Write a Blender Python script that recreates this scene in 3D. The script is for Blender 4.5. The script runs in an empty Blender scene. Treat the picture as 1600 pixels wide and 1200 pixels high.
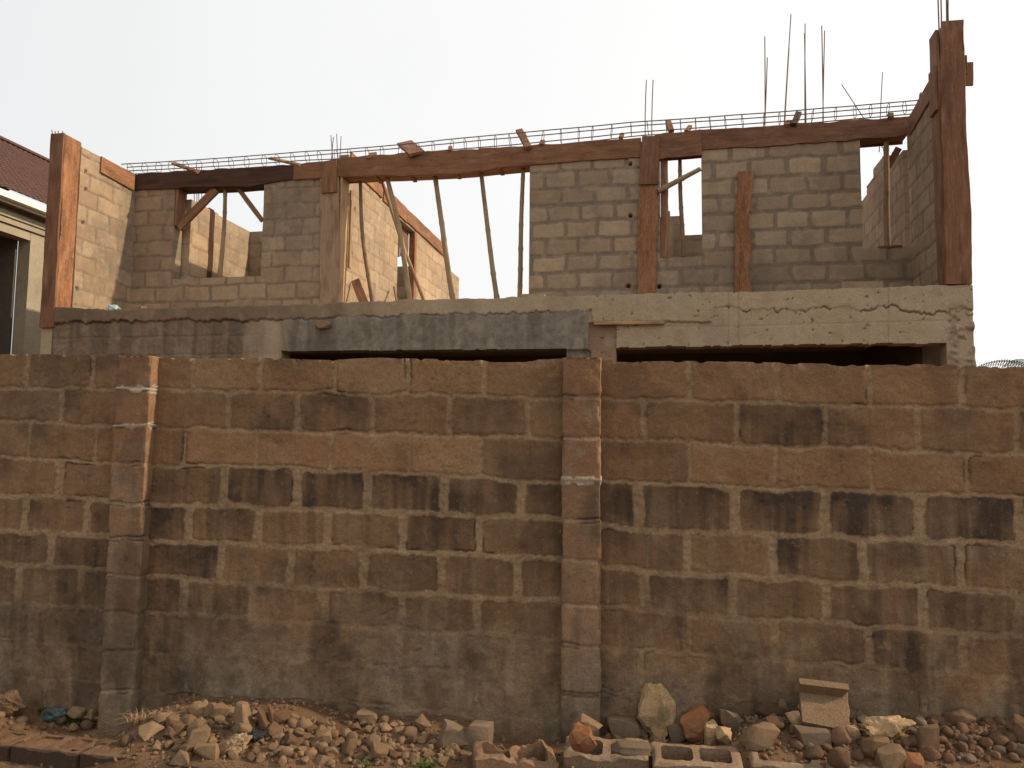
import bpy, bmesh, math, random
import numpy as np
from mathutils import Vector, Matrix, noise as mnoise

random.seed(7)
rng = np.random.default_rng(7)
SC = bpy.context.scene
COL = SC.collection

# ------------------------------------------------------------------ camera
F_PX, PITCH, ROLL, CAM_H = 1250.0, math.radians(5.0), 0.010, 1.64
cp, sp, cr, sr = math.cos(PITCH), math.sin(PITCH), math.cos(ROLL), math.sin(ROLL)
FW = np.array([0, cp, sp]); UP0 = np.array([0, -sp, cp]); RT0 = np.array([1.0, 0, 0])
RT = RT0 * cr + UP0 * sr
UPV = UP0 * cr - RT0 * sr
EYE = np.array([0, 0, CAM_H])
cam_d = bpy.data.cameras.new("camera"); cam = bpy.data.objects.new("camera", cam_d); COL.objects.link(cam)
cam_d.sensor_width = 36; cam_d.lens = F_PX / 1600 * 36; cam_d.clip_end = 2000; cam_d.clip_start = 0.05
M = Matrix(((RT[0], UPV[0], -FW[0], EYE[0]), (RT[1], UPV[1], -FW[1], EYE[1]), (RT[2], UPV[2], -FW[2], EYE[2]), (0, 0, 0, 1)))
cam.matrix_world = M
SC.camera = cam

def ray(x, y):
    return FW * F_PX + RT * (x - 800.0) - UPV * (y - 600.0)

def proj(P):
    """world points (...,3) -> photograph coordinates, used to look up where a stain or crack of the real wall lies"""
    d = P - EYE
    w = d @ FW
    return 800 + F_PX * (d @ RT) / w, 600 - F_PX * (d @ UPV) / w

class Frame:
    def __init__(s, O, U, V=(0, 0, 1)):
        s.O = np.array(O, float); s.U = np.array(U, float); s.U /= np.linalg.norm(s.U)
        s.V = np.array(V, float); s.N = np.cross(s.U, s.V); s.N /= np.linalg.norm(s.N)
    def px(s, x, y, d=0.0):
        r = ray(x, y); o = s.O + s.N * d
        t = np.dot(o - EYE, s.N) / np.dot(r, s.N)
        p = EYE + r * t - s.O
        return float(p @ s.U), float(p @ s.V)
    def P(s, u, z, d=0.0):
        u = np.asarray(u, float)[..., None]; z = np.asarray(z, float)[..., None]; d = np.asarray(d, float)[..., None]
        return s.O + s.U * u + s.V * z + s.N * d
    def ppm(s, x, y):
        """photograph pixels per metre around a point of the plane"""
        r = ray(x, y); t = np.dot(s.O - EYE, s.N) / np.dot(r, s.N)
        return F_PX / (t * F_PX)

FENCE = Frame((0, 4.80, 0), (1, -0.135, 0))
FACE = Frame((0, 9.75, 0), (1, -0.20, 0))
RECESS = Frame((0, 11.3, 0), (1, -0.20, 0))
BACKDIR = np.array([0.20, 1.0, 0.0]) / math.hypot(0.2, 1)     # into the building

# ------------------------------------------------------------------ noise
def _h(ix, iy, s):
    v = np.sin(ix * 127.1 + iy * 311.7 + s * 74.7) * 43758.5453
    return v - np.floor(v)
def vn(x, y, s=0):
    x = np.asarray(x, float); y = np.asarray(y, float)
    ix, iy = np.floor(x), np.floor(y); fx, fy = x - ix, y - iy
    fx = fx * fx * (3 - 2 * fx); fy = fy * fy * (3 - 2 * fy)
    a, b, c, d = _h(ix, iy, s), _h(ix + 1, iy, s), _h(ix, iy + 1, s), _h(ix + 1, iy + 1, s)
    return (a * (1 - fx) + b * fx) * (1 - fy) + (c * (1 - fx) + d * fx) * fy
def fbm(x, y, s=0, o=4):
    t, a, n = 0, 0.5, 0
    for k in range(o):
        t = t + a * vn(np.asarray(x) * 2 ** k, np.asarray(y) * 2 ** k, s + 11 * k); n += a; a *= 0.5
    return t / n
def ss(a, b, x):
    t = np.clip((x - a) / (b - a), 0, 1)
    return t * t * (3 - 2 * t)

# ------------------------------------------------------------------ object helpers
def tag(o, label=None, cat=None, group=None, kind=None):
    if label: o['label'] = label
    if cat: o['category'] = cat
    if group: o['group'] = group
    if kind: o['kind'] = kind
    return o
def empty(name, loc, label, cat, group=None):
    o = bpy.data.objects.new(name, None); COL.objects.link(o); o.location = loc
    o.empty_display_size = 0.2
    return tag(o, label, cat, group)
def link(name, me, mat, parent=None):
    o = bpy.data.objects.new(name, me); COL.objects.link(o)
    if mat: me.materials.append(mat)
    if parent is not None:
        o.parent = parent
        o.matrix_parent_inverse = Matrix.Translation(-Vector(parent.location))
    return o
def np_mesh(name, verts, faces, smooth=True, attrs=None):
    """verts (n,3), faces (m,4) int"""
    me = bpy.data.meshes.new(name)
    verts = np.asarray(verts, np.float32); faces = np.asarray(faces, np.int32)
    me.vertices.add(len(verts)); me.vertices.foreach_set("co", verts.ravel())
    k = faces.shape[1]
    me.loops.add(len(faces) * k); me.loops.foreach_set("vertex_index", faces.ravel())
    me.polygons.add(len(faces))
    me.polygons.foreach_set("loop_start", np.arange(0, len(faces) * k, k, dtype=np.int32))
    me.polygons.foreach_set("loop_total", np.full(len(faces), k, np.int32))
    me.polygons.foreach_set("use_smooth", np.full(len(faces), smooth, bool))
    me.update(calc_edges=True)
    for nm, arr in (attrs or {}).items():
        arr = np.asarray(arr, np.float32)
        if arr.shape[1] == 3: arr = np.concatenate([arr, np.ones((len(arr), 1), np.float32)], 1)
        a = me.color_attributes.new(nm, 'FLOAT_COLOR', 'POINT'); a.data.foreach_set("color", arr.ravel())
    me.validate()
    return me

def grid_wall(name, fr, U, Z, mask, D, mat, parent, thick, attrs, back_offset=0.0):
    """solid wall piece: displaced front grid, flat back, closed edges.  U,Z,D (nz,nu); mask (nz-1,nu-1)"""
    nz, nu = U.shape
    idx = np.arange(nz * nu).reshape(nz, nu)
    q = np.stack([idx[:-1, :-1], idx[:-1, 1:], idx[1:, 1:], idx[1:, :-1]], -1)[mask]
    front = fr.P(U, Z, D).reshape(-1, 3)
    back = fr.P(U, Z, np.full(U.shape, -thick)).reshape(-1, 3)
    n = nz * nu
    vs, fs = [front, back], [q, q[:, ::-1] + n]
    # boundary edges
    def edges(sel_a, sel_b):
        return np.stack([sel_a, sel_b], -1)
    mp = np.pad(mask, 1)
    c = mp[1:-1, 1:-1]
    e = []
    m = c & ~mp[:-2, 1:-1]; e.append(edges(idx[:-1, :-1][m], idx[:-1, 1:][m]))
    m = c & ~mp[2:, 1:-1]; e.append(edges(idx[1:, 1:][m], idx[1:, :-1][m]))
    m = c & ~mp[1:-1, :-2]; e.append(edges(idx[1:, :-1][m], idx[:-1, :-1][m]))
    m = c & ~mp[1:-1, 2:]; e.append(edges(idx[:-1, 1:][m], idx[1:, 1:][m]))
    e = np.concatenate(e)
    a, b = e[:, 0], e[:, 1]
    k = len(e)
    sv = np.concatenate([front[b], front[a], back[a], back[b]])
    base = 2 * n; r = np.arange(k)
    fs.append(np.stack([base + r, base + k + r, base + 2 * k + r, base + 3 * k + r], -1))
    vs.append(sv)
    at = {}
    for nm, arr in attrs.items():
        arr = arr.reshape(-1, arr.shape[-1])
        at[nm] = np.concatenate([arr, arr, arr[b], arr[a], arr[a], arr[b]])
    verts = np.concatenate(vs); faces = np.concatenate(fs)
    used = np.zeros(len(verts), bool); used[faces.ravel()] = True
    rm = np.cumsum(used) - 1
    me = np_mesh(name, verts[used], rm[faces], True, {k_: v[used] for k_, v in at.items()})
    return link(name, me, mat, parent)

# ------------------------------------------------------------------ materials
class NT:
    def __init__(s, name, rough=0.95, spec=0.15):
        s.m = bpy.data.materials.new(name); s.m.use_nodes = True
        s.t = s.m.node_tree; s.n = s.t.nodes
        s.b = s.n["Principled BSDF"]; s.b.inputs["Roughness"].default_value = rough
        s.b.inputs["Specular IOR Level"].default_value = spec
    def new(s, ty, **kw):
        n = s.n.new(ty)
        for k, v in kw.items(): setattr(n, k, v)
        return n
    def L(s, a, b): s.t.links.new(a, b)
    def put(s, sock, v):
        if isinstance(v, bpy.types.NodeSocket): s.L(v, sock)
        elif isinstance(v, (tuple, list)) and len(v) == 3 and sock.type == 'RGBA': sock.default_value = (*v, 1)
        else: sock.default_value = v
    def mix(s, f, a, b, mode='MIX'):
        n = s.new("ShaderNodeMix", data_type='RGBA', blend_type=mode)
        s.put(n.inputs[0], f); s.put(n.inputs[6], a); s.put(n.inputs[7], b)
        return n.outputs[2]
    def math(s, op, a, b=0.5, clamp=False):
        n = s.new("ShaderNodeMath", operation=op, use_clamp=clamp)
        s.put(n.inputs[0], a); s.put(n.inputs[1], b)
        return n.outputs[0]
    def ramp(s, f, a, b, lo=0.0, hi=1.0):
        n = s.new("ShaderNodeMapRange", clamp=True, interpolation_type='SMOOTHSTEP')
        s.put(n.inputs[0], f); n.inputs[1].default_value = a; n.inputs[2].default_value = b
        n.inputs[3].default_value = lo; n.inputs[4].default_value = hi
        return n.outputs[0]
    def coord(s, scale=(1, 1, 1), attr=None, obj=True):
        if attr:
            v = s.new("ShaderNodeAttribute", attribute_name=attr).outputs["Vector"]
        else:
            v = s.new("ShaderNodeTexCoord").outputs["Object"]
        m = s.new("ShaderNodeMapping"); s.L(v, m.inputs[0]); m.inputs[3].default_value = scale
        return m.outputs[0]
    def noise(s, vec, scale=5.0, detail=5.0, rough=0.6, out=0):
        n = s.new("ShaderNodeTexNoise"); s.L(vec, n.inputs["Vector"])
        n.inputs["Scale"].default_value = scale; n.inputs["Detail"].default_value = detail; n.inputs["Roughness"].default_value = rough
        return n.outputs[out]
    def attr(s, name):
        a = s.new("ShaderNodeAttribute", attribute_name=name)
        sep = s.new("ShaderNodeSeparateColor"); s.L(a.outputs["Color"], sep.inputs[0])
        return sep.outputs[0], sep.outputs[1], sep.outputs[2]
    def objrand(s):
        return s.new("ShaderNodeObjectInfo").outputs["Random"]
    def bump(s, h, strength=0.5, dist=0.01):
        n = s.new("ShaderNodeBump"); n.inputs["Strength"].default_value = strength; n.inputs["Distance"].default_value = dist
        s.L(h, n.inputs["Height"]); s.L(n.outputs[0], s.b.inputs["Normal"])
    def base(s, c): s.put(s.b.inputs["Base Color"], c)

def mat_blockwork(name, c1, c2, mortar, dark, grey=(0.16, 0.13, 0.10), light=(0.36, 0.30, 0.22), dstr=1.0, red=(0.30, 0.15, 0.075)):
    m = NT(name)
    A = m.attr("wear"); B = m.attr("wear2")
    co = m.coord()
    big = m.noise(co, 2.2, 5, 0.65); mid = m.noise(co, 11, 6, 0.7); fine = m.noise(co, 90, 4, 0.7); grit = m.noise(co, 260, 2, 0.6)
    blk = m.mix(A[1], c1, c2)
    blk = m.mix(m.ramp(mid, 0.35, 0.7, 0, 0.45), blk, tuple(x * 0.66 for x in c1))
    blk = m.mix(m.ramp(big, 0.45, 0.7, 0, 0.3), blk, light)
    blk = m.mix(B[2], blk, red)
    mo = m.mix(m.ramp(mid, 0.3, 0.75), mortar, tuple(x * 0.68 for x in mortar))
    c = m.mix(A[0], blk, mo)
    c = m.mix(B[0], c, m.mix(m.ramp(mid, 0.3, 0.7), grey, tuple(x * 0.6 for x in grey)))
    c = m.mix(B[1], c, light)
    dk = m.mix(m.ramp(fine, 0.3, 0.7), dark, tuple(x * 1.9 for x in dark))
    c = m.mix(m.math('MULTIPLY', A[2], dstr, True), c, dk)
    c = m.mix(m.ramp(fine, 0.35, 0.75, 0, 0.42), c, (0.02, 0.014, 0.01))
    c = m.mix(m.ramp(m.noise(co, 34, 5, 0.75), 0.56, 0.72, 0, 0.30), c, light)
    c = m.mix(m.ramp(grit, 0.62, 0.72, 0, 0.30), c, light)
    m.base(c)
    h = m.math('ADD', m.math('MULTIPLY', fine, 0.7), m.math('MULTIPLY', grit, 0.35))
    h = m.math('ADD', h, m.math('MULTIPLY', mid, 0.8))
    m.bump(h, 0.8, 0.008)
    return m.m

def mat_wood(name, c1, c2, c3, gl=14.0, pale=0.0):
    m = NT(name, 0.8, 0.2)
    co = m.coord((0.9, gl, gl), attr="grain")
    g = m.noise(co, 3.0, 6, 0.7); co2 = m.coord((1.2, 3, 3), attr="grain"); b = m.noise(co2, 2.0, 4, 0.6)
    fi = m.noise(m.coord((6, 90, 90), attr="grain"), 3, 3, 0.6)
    c = m.mix(m.ramp(g, 0.32, 0.68), c1, c2)
    c = m.mix(m.ramp(b, 0.5, 0.72, 0, 0.75), c, c3)
    c = m.mix(m.ramp(fi, 0.4, 0.75, 0, 0.45), c, tuple(x * 0.35 for x in c1))
    blot = m.noise(m.coord((0.8, 3.5, 3.5), attr="grain"), 2.2, 4, 0.6)
    c = m.mix(m.ramp(blot, 0.46, 0.66, 0, 0.55), c, tuple(x * 0.38 for x in c2))
    spl = m.noise(m.coord((4, 7, 7), attr="grain"), 3.0, 6, 0.75)
    c = m.mix(m.ramp(spl, 0.60, 0.70, 0, 0.55 if pale else 0.15), c, (0.36, 0.27, 0.19))
    r = m.objrand()
    c = m.mix(m.math('MULTIPLY', r, 0.35), c, tuple(x * 0.55 for x in c2))
    if pale:
        c = m.mix(m.ramp(m.noise(m.coord((5, 60, 60), attr="grain"), 3, 4, 0.7), 0.56, 0.66, 0, pale), c, (0.50, 0.40, 0.30))
    m.base(c)
    m.bump(m.math('ADD', g, m.math('MULTIPLY', fi, 0.5)), 0.5, 0.006)
    return m.m

def mat_simple(name, c1, c2, scale=8.0, rough=0.9, bump=0.4, rnd=0.0, c3=None, spec=0.15, metal=0.0, dist=0.006):
    m = NT(name, rough, spec); co = m.coord()
    n = m.noise(co, scale, 6, 0.65); n2 = m.noise(co, scale * 7, 4, 0.65)
    c = m.mix(m.ramp(n, 0.3, 0.7), c1, c2)
    if c3: c = m.mix(m.ramp(m.noise(co, scale * 0.45, 4, 0.6), 0.5, 0.68, 0, 0.8), c, c3)
    c = m.mix(m.ramp(n2, 0.35, 0.75, 0, 0.3), c, tuple(x * 0.4 for x in c1))
    if rnd:
        r = m.objrand()
        c = m.mix(m.math('MULTIPLY', r, rnd), c, tuple(x * 0.45 for x in c2))
    m.base(c); m.b.inputs["Metallic"].default_value = metal
    if bump: m.bump(m.math('ADD', n2, m.math('MULTIPLY', n, 0.6)), bump, dist)
    return m.m

M_FENCE = mat_blockwork("fence_blockwork", (0.325, 0.184, 0.090), (0.248, 0.139, 0.069), (0.410, 0.275, 0.155), (0.046, 0.031, 0.021), (0.270, 0.205, 0.135), (0.40, 0.295, 0.18), red=(0.35, 0.187, 0.09))
M_PILA = mat_blockwork("pilaster_blockwork", (0.32, 0.187, 0.102), (0.26, 0.152, 0.084), (0.56, 0.46, 0.34), (0.05, 0.034, 0.023), (0.26, 0.198, 0.135), (0.26, 0.20, 0.14), red=(0.24, 0.118, 0.058))
M_WALL = mat_blockwork("house_blockwork", (0.42, 0.30, 0.19), (0.35, 0.245, 0.155), (0.27, 0.20, 0.14), (0.10, 0.07, 0.05), (0.25, 0.21, 0.165), (0.46, 0.35, 0.24))
M_WALL2 = mat_blockwork("facade_blockwork", (0.46, 0.335, 0.215), (0.35, 0.25, 0.158), (0.27, 0.203, 0.142), (0.10, 0.075, 0.055), (0.25, 0.205, 0.16), (0.46, 0.36, 0.25))
M_WALL_SUN = mat_blockwork("sun_lightened_blockwork", (0.52, 0.375, 0.235), (0.45, 0.32, 0.20), (0.36, 0.255, 0.165), (0.14, 0.10, 0.07), (0.3, 0.25, 0.19), (0.55, 0.42, 0.28))  # house blockwork lightened: sunlight on the inner walls put into the colour
M_SLAB = mat_blockwork("cast_concrete", (0.49, 0.37, 0.235), (0.43, 0.32, 0.20), (0.25, 0.17, 0.105), (0.075, 0.055, 0.04), (0.275, 0.238, 0.182), (0.46, 0.37, 0.27))
M_WOOD_O = mat_wood("orange_plank", (0.33, 0.145, 0.062), (0.21, 0.088, 0.040), (0.41, 0.21, 0.105), pale=0.6)
M_WOOD_R = mat_wood("red_brown_plank", (0.26, 0.122, 0.062), (0.165, 0.078, 0.043), (0.33, 0.18, 0.10), pale=0.15)
M_WOOD_B = mat_wood("brown_plank", (0.30, 0.145, 0.070), (0.20, 0.092, 0.046), (0.38, 0.21, 0.115), pale=0.2)
M_WOOD_D = mat_wood("dark_wet_plank", (0.10, 0.047, 0.028), (0.062, 0.030, 0.019), (0.14, 0.07, 0.04))
M_WOOD_L = mat_wood("pale_plank", (0.46, 0.29, 0.16), (0.36, 0.21, 0.11), (0.52, 0.34, 0.19), pale=0.3)
M_WOOD_T = mat_wood("tan_plank", (0.36, 0.24, 0.15), (0.29, 0.19, 0.12), (0.42, 0.29, 0.19), pale=.2)
M_BAMBOO = mat_wood("bamboo_skin", (0.40, 0.29, 0.165), (0.28, 0.19, 0.105), (0.48, 0.36, 0.21), 5)
M_BAMBOO_D = mat_wood("weathered_bamboo_skin", (0.27, 0.165, 0.092), (0.18, 0.11, 0.062), (0.33, 0.21, 0.12), 5)
M_STEEL = mat_simple("rusty_steel", (0.16, 0.115, 0.09), (0.22, 0.15, 0.11), 30, 0.7, 0.2, 0, metal=0.1)
M_SOIL = None

# ------------------------------------------------------------------ generic geometry
def tube(name, pts, radii, mat, parent=None, sides=8, knots=None):
    pts = [np.array(p, float) for p in pts]
    vs, gr = [], []
    L = 0
    for i, p in enumerate(pts):
        t = pts[min(i + 1, len(pts) - 1)] - pts[max(i - 1, 0)]; t /= np.linalg.norm(t)
        a = np.cross(t, [0.3, 0.9, 0.31]); a /= np.linalg.norm(a); b = np.cross(t, a)
        if i: L += np.linalg.norm(p - pts[i - 1])
        r = radii if isinstance(radii, float) else radii[i]
        for k in range(sides):
            w = 2 * math.pi * k / sides
            vs.append(p + (a * math.cos(w) + b * math.sin(w)) * r); gr.append((L, math.cos(w) * r, math.sin(w) * r))
    fs = []
    for i in range(len(pts) - 1):
        for k in range(sides):
            fs.append((i * sides + k, i * sides + (k + 1) % sides, (i + 1) * sides + (k + 1) % sides, (i + 1) * sides + k))
    n = len(vs)
    vs.append(pts[0]); gr.append((0, 0, 0)); vs.append(pts[-1]); gr.append((L, 0, 0))
    for k in range(0, sides, 2):
        fs.append((n, (k + 2) % sides, (k + 1) % sides, k))
        o = (len(pts) - 1) * sides
        fs.append((n + 1, o + k, o + (k + 1) % sides, o + (k + 2) % sides))
    off = rng.random() * 50
    gr = np.array(gr) + [off, 0, 0]
    return link(name, np_mesh(name, vs, fs, True, {"grain": gr}), mat, parent)

def bamboo(name, A, B, r, mat, parent=None, bend=0.03, seed=0):
    A, B = np.array(A), np.array(B)
    n = 46; pts, rad = [], []
    L = np.linalg.norm(B - A)
    rs = random.Random(seed)
    ax = np.array([rs.uniform(-1, 1), rs.uniform(-.4, .4), 0]) * bend
    ax2 = np.array([rs.uniform(-1, 1), rs.uniform(-.4, .4), 0]) * bend * 0.5
    nodes = []; q = rs.uniform(0.1, 0.25)
    while q < L: nodes.append(q); q += rs.uniform(0.24, 0.36)
    for i in range(n + 1):
        t = i / n
        p = A + (B - A) * t + ax * math.sin(math.pi * t) + ax2 * math.sin(2.3 * math.pi * t)
        k = sum(math.exp(-((t * L - q) / 0.018) ** 2) for q in nodes)
        pts.append(p); rad.append(r * (1.06 - 0.2 * t) * (1 + 0.20 * k))
    return tube(name, pts, rad, mat, parent, 10)

def plank(name, pts, wdir, w, t, mat, parent=None, wob=0.004, seg=14, seed=None, tdir=None):
    """board along a polyline: wdir = direction of its width, w = width (number or list), t = thickness"""
    rs = np.random.default_rng(seed if seed is not None else rng.integers(1e6))
    pts = np.array(pts, float)
    dl = np.linalg.norm(np.diff(pts, axis=0), axis=1); s = np.concatenate([[0], np.cumsum(dl)])
    q = np.linspace(0, s[-1], seg + 1)
    C = np.stack([np.interp(q, s, pts[:, k]) for k in range(3)], 1)
    W = np.interp(q, s, w) if not np.isscalar(w) else np.full(seg + 1, w)
    wd = np.array(wdir, float)
    axis = (pts[-1] - pts[0]) / np.linalg.norm(pts[-1] - pts[0])
    wd = wd - axis * (wd @ axis); wd /= np.linalg.norm(wd)
    td = np.cross(axis, wd)
    sd = rs.random() * 100
    e1 = (fbm(q * 5 + sd, q * 0 + 3, 1, 3) - .5) * 2 * wob; e2 = (fbm(q * 5 + sd, q * 0 + 9, 2, 3) - .5) * 2 * wob
    bow = (fbm(q * 1.5 + sd, q * 0 + 5, 3, 2) - .5) * wob
    bv = min(0.004, t * 0.25)
    vs, gr = [], []
    for i in range(seg + 1):
        hw1, hw2, ht = W[i] / 2 + e1[i], W[i] / 2 + e2[i], t / 2
        ring = [(-hw1, -ht + bv), (-hw1 + bv, -ht), (hw2 - bv, -ht), (hw2, -ht + bv), (hw2, ht - bv), (hw2 - bv, ht), (-hw1 + bv, ht), (-hw1, ht - bv)]
        for (x, y) in ring:
            vs.append(C[i] + wd * x + td * (y + bow[i])); gr.append((q[i] + sd, x, y))
    fs = []
    for i in range(seg):
        for k in range(8):
            fs.append((i * 8 + k, i * 8 + (k + 1) % 8, (i + 1) * 8 + (k + 1) % 8, (i + 1) * 8 + k))
    for o, rev in ((0, True), (seg * 8, False)):
        for f in ((0, 1, 6, 7), (1, 2, 5, 6), (2, 3, 4, 5)):
            f = tuple(o + k for k in f); fs.append(f[::-1] if rev else f)
    me = np_mesh(name, vs, fs, False, {"grain": np.array(gr)})
    return link(name, me, mat, parent)

def plank_on(name, fr, pxs, wpx, t, mat, parent=None, d=None, wob=0.004, seg=14, **kw):
    """board lying on a wall plane, its centreline and width taken from where it sits on that wall"""
    if d is None: d = t / 2
    P = [fr.P(*fr.px(x, y, d), d) for x, y in pxs]
    A, B = P[0], P[-1]
    ax = (B - A) / np.linalg.norm(B - A)
    wd = np.cross(ax, fr.N)
    def wm(x, y, w):
        a = fr.P(*fr.px(x, y, d), d)
        x2, y2 = proj(a + wd * 0.1)
        return w / (np.hypot(x2 - x, y2 - y) / 0.1)
    if np.isscalar(wpx): wpx = [wpx] * len(pxs)
    W = [wm(x, y, w) for (x, y), w in zip(pxs, wpx)]
    return plank(name, P, wd, W, t, mat, parent, wob, seg, **kw)

def box_px(name, fr, x0, y0, x1, y1, d0, d1, mat, parent=None, **kw):
    xc = (x0 + x1) / 2
    return plank_on(name, fr, [(xc, y0), (xc, y1)], abs(x1 - x0), d1 - d0, mat, parent, d=(d0 + d1) / 2, **kw)

# ------------------------------------------------------------------ ground
KX = [-60, -6, -2.77, -1.53, 0.0, 0.97, 3.0, 60]; KY = [4.9, 4.75, 4.36, 4.10, 4.05, 4.0, 3.9, 3.9]
def kerb_y(x): return np.interp(x, KX, KY)
def wall_y(x): return 4.8 - 0.135 * np.asarray(x)
def ground_h(x, y):
    x = np.asarray(x, float); y = np.asarray(y, float)
    base = np.interp(x, [-3.6, -2.3, 0.4, 3.2], [-0.07, -0.07, 0.0, 0.04])
    v = np.clip((y - kerb_y(x)) / np.maximum(wall_y(x) - kerb_y(x), 0.05), -0.5, 1.6)
    h = base + 0.0 * v
    # heaps of rubble and soil against the wall
    def bump(x0, x1, hh, soft=0.35):
        return hh * ss(x0 - soft, x0 + soft * .5, x) * (1 - ss(x1 - soft * .5, x1 + soft, x))
    prof = ss(-0.15, 0.25, v) * (0.35 + 0.65 * ss(0.1, 0.75, v))
    h = h + bump(-4.6, -3.05, 0.15) * prof + bump(-2.1, -1.30, 0.20) * prof + bump(-1.25, -0.2, 0.12, .25) * prof
    h = h + bump(0.45, 1.0, 0.05) * prof + bump(1.25, 5.2, 0.19, .3) * prof
    h = h + (fbm(x * 3, y * 3, 5, 4) - .5) * 0.05 * ss(-.3, .1, v)
    street = -0.205 + (fbm(x * 2, y * 2, 6, 3) - .5) * 0.03
    t = ss(-0.02, 0.06, y - kerb_y(x) - 0.11)
    near = 1 - ss(6, 14, np.abs(x)) 
    h = street * (1 - t) + h * t
    behind = ss(0.0, 0.4, y - wall_y(x) - 0.1)
    h = h * (1 - behind) + (0.02) * behind
    return h
def axis(lo, hi, a, b, st):
    f = np.arange(a, b + 1e-6, st); g = [a]; s = st
    while g[-1] > lo: s *= 1.35; g.append(g[-1] - s)
    k = [b]; s = st
    while k[-1] < hi: s *= 1.35; k.append(k[-1] + s)
    return np.concatenate([np.array(g[:0:-1]), f, np.array(k[1:])])
gx = axis(-900, 900, -4.6, 4.4, 0.025); gy = axis(-900, 900, 3.4, 5.7, 0.025)
GX, GY = np.meshgrid(gx, gy)
GZ = ground_h(GX, GY)
nz_, nu_ = GX.shape
ii = np.arange(nz_ * nu_).reshape(nz_, nu_)
gq = np.stack([ii[:-1, :-1], ii[:-1, 1:], ii[1:, 1:], ii[1:, :-1]], -1).reshape(-1, 4)
m = NT("laterite_soil", 1.0, 0.05); co = m.coord()
n1 = m.noise(co, 1.5, 6, 0.65); n2 = m.noise(co, 14, 6, 0.7); n3 = m.noise(co, 120, 3, 0.7)
c = m.mix(m.ramp(n1, 0.35, 0.65), (0.150, 0.082, 0.045), (0.190, 0.115, 0.066))
c = m.mix(m.ramp(n2, 0.4, 0.72, 0, 0.6), c, (0.10, 0.055, 0.032))
c = m.mix(m.ramp(n3, 0.58, 0.7, 0, 0.5), c, (0.24, 0.165, 0.10))
m.base(c); m.bump(m.math('ADD', n2, m.math('MULTIPLY', n3, 0.6)), 0.9, 0.02)
M_SOIL = m.m
g = link("ground", np_mesh("ground", np.stack([GX, GY, GZ], -1).reshape(-1, 3), gq, True), M_SOIL)
tag(g, "reddish brown soil in front of the block wall", None, None, "structure")

def ground_hit(x, y):
    r = ray(x, y); r = r / np.linalg.norm(r)
    t = 3.0
    for _ in range(900):
        p = EYE + r * t
        if p[2] < ground_h(p[0], p[1]): return p
        if p[1] > wall_y(p[0]) - 0.03: return np.array([p[0], p[1], ground_h(p[0], p[1] - 0.05)])
        t += 0.006
    return p

# ------------------------------------------------------------------ fence wall
XA = [0, 165, 250, 440, 870, 955, 1575]
ROWS = np.array([
 [552, 605, 657, 714, 772, 830, 882, 940, 997, 1055, 1112],
 [554, 608, 664, 724, 782, 838, 890, 950, 1008, 1064, 1120],
 [559, 608, 668, 728, 789, 846, 903, 960, 1020, 1080, 1138],
 [561, 612, 672, 730, 793, 853, 917, 970, 1030, 1090, 1150],
 [561, 620, 686, 752, 810, 873, 939, 1000, 1062, 1125, 1188],
 [563, 622, 687, 753, 823, 888, 952, 1015, 1080, 1145, 1210],
 [573, 639, 708, 777, 850, 925, 992, 1060, 1130, 1200, 1270]], float)
def rows_at(x):
    x = np.asarray(x, float); xs = np.array([-500] + XA + [2300]);
    e0 = ROWS[0] + (ROWS[0] - ROWS[1]) * 0.6; e1 = ROWS[-1] + (ROWS[-1] - ROWS[-2]) * (725 / 620)
    R = np.vstack([e0, ROWS, e1])
    return np.stack([np.interp(x, xs, R[:, k]) for k in range(11)], -1)
# line heights on the wall plane at sampled positions
sx = np.linspace(-450, 2200, 240)
RL = rows_at(sx)
SU = np.zeros_like(RL); SZ = np.zeros_like(RL)
for i in range(len(sx)):
    for k in range(11):
        SU[i, k], SZ[i, k] = FENCE.px(sx[i], RL[i, k])
def line_z(k, u): return np.interp(u, SU[:, k], SZ[:, k])
JOINTS = {
 0: [-170, -65, 44, 146, 302, 410, 523, 638, 756, 1077, 1213, 1359, 1502, 1650, 1800],
 1: [-115, -5, 96, 357, 467, 582, 704, 825, 1008, 1151, 1289, 1434, 1589, 1740],
 2: [-160, -55, 48, 151, 289, 404, 517, 641, 753, 1076, 1212, 1362, 1513, 1665],
 3: [-115, -10, 93, 352, 465, 576, 696, 814, 997, 1146, 1290, 1437, 1591, 1745],
 4: [-170, -62, 41, 137, 294, 404, 514, 630, 750, 1072, 1208, 1347, 1501, 1650],
 5: [-130, -25, 81, 344, 454, 569, 689, 808, 1007, 1146, 1292, 1440, 1590],
 6: [-70, 30, 128, 287, 395, 510, 627, 748, 1072, 1210, 1357, 1505, 1655],
 7: [-130, -30, 63, 335, 450, 560, 680, 800, 1000, 1140, 1290, 1440, 1590],
 8: [-80, 25, 120, 290, 400, 512, 628, 745, 1065, 1205, 1350, 1500, 1660],
 9: [-130, -30, 70, 340, 450, 565, 685, 800, 1000, 1140, 1290, 1440, 1590],
}
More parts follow.
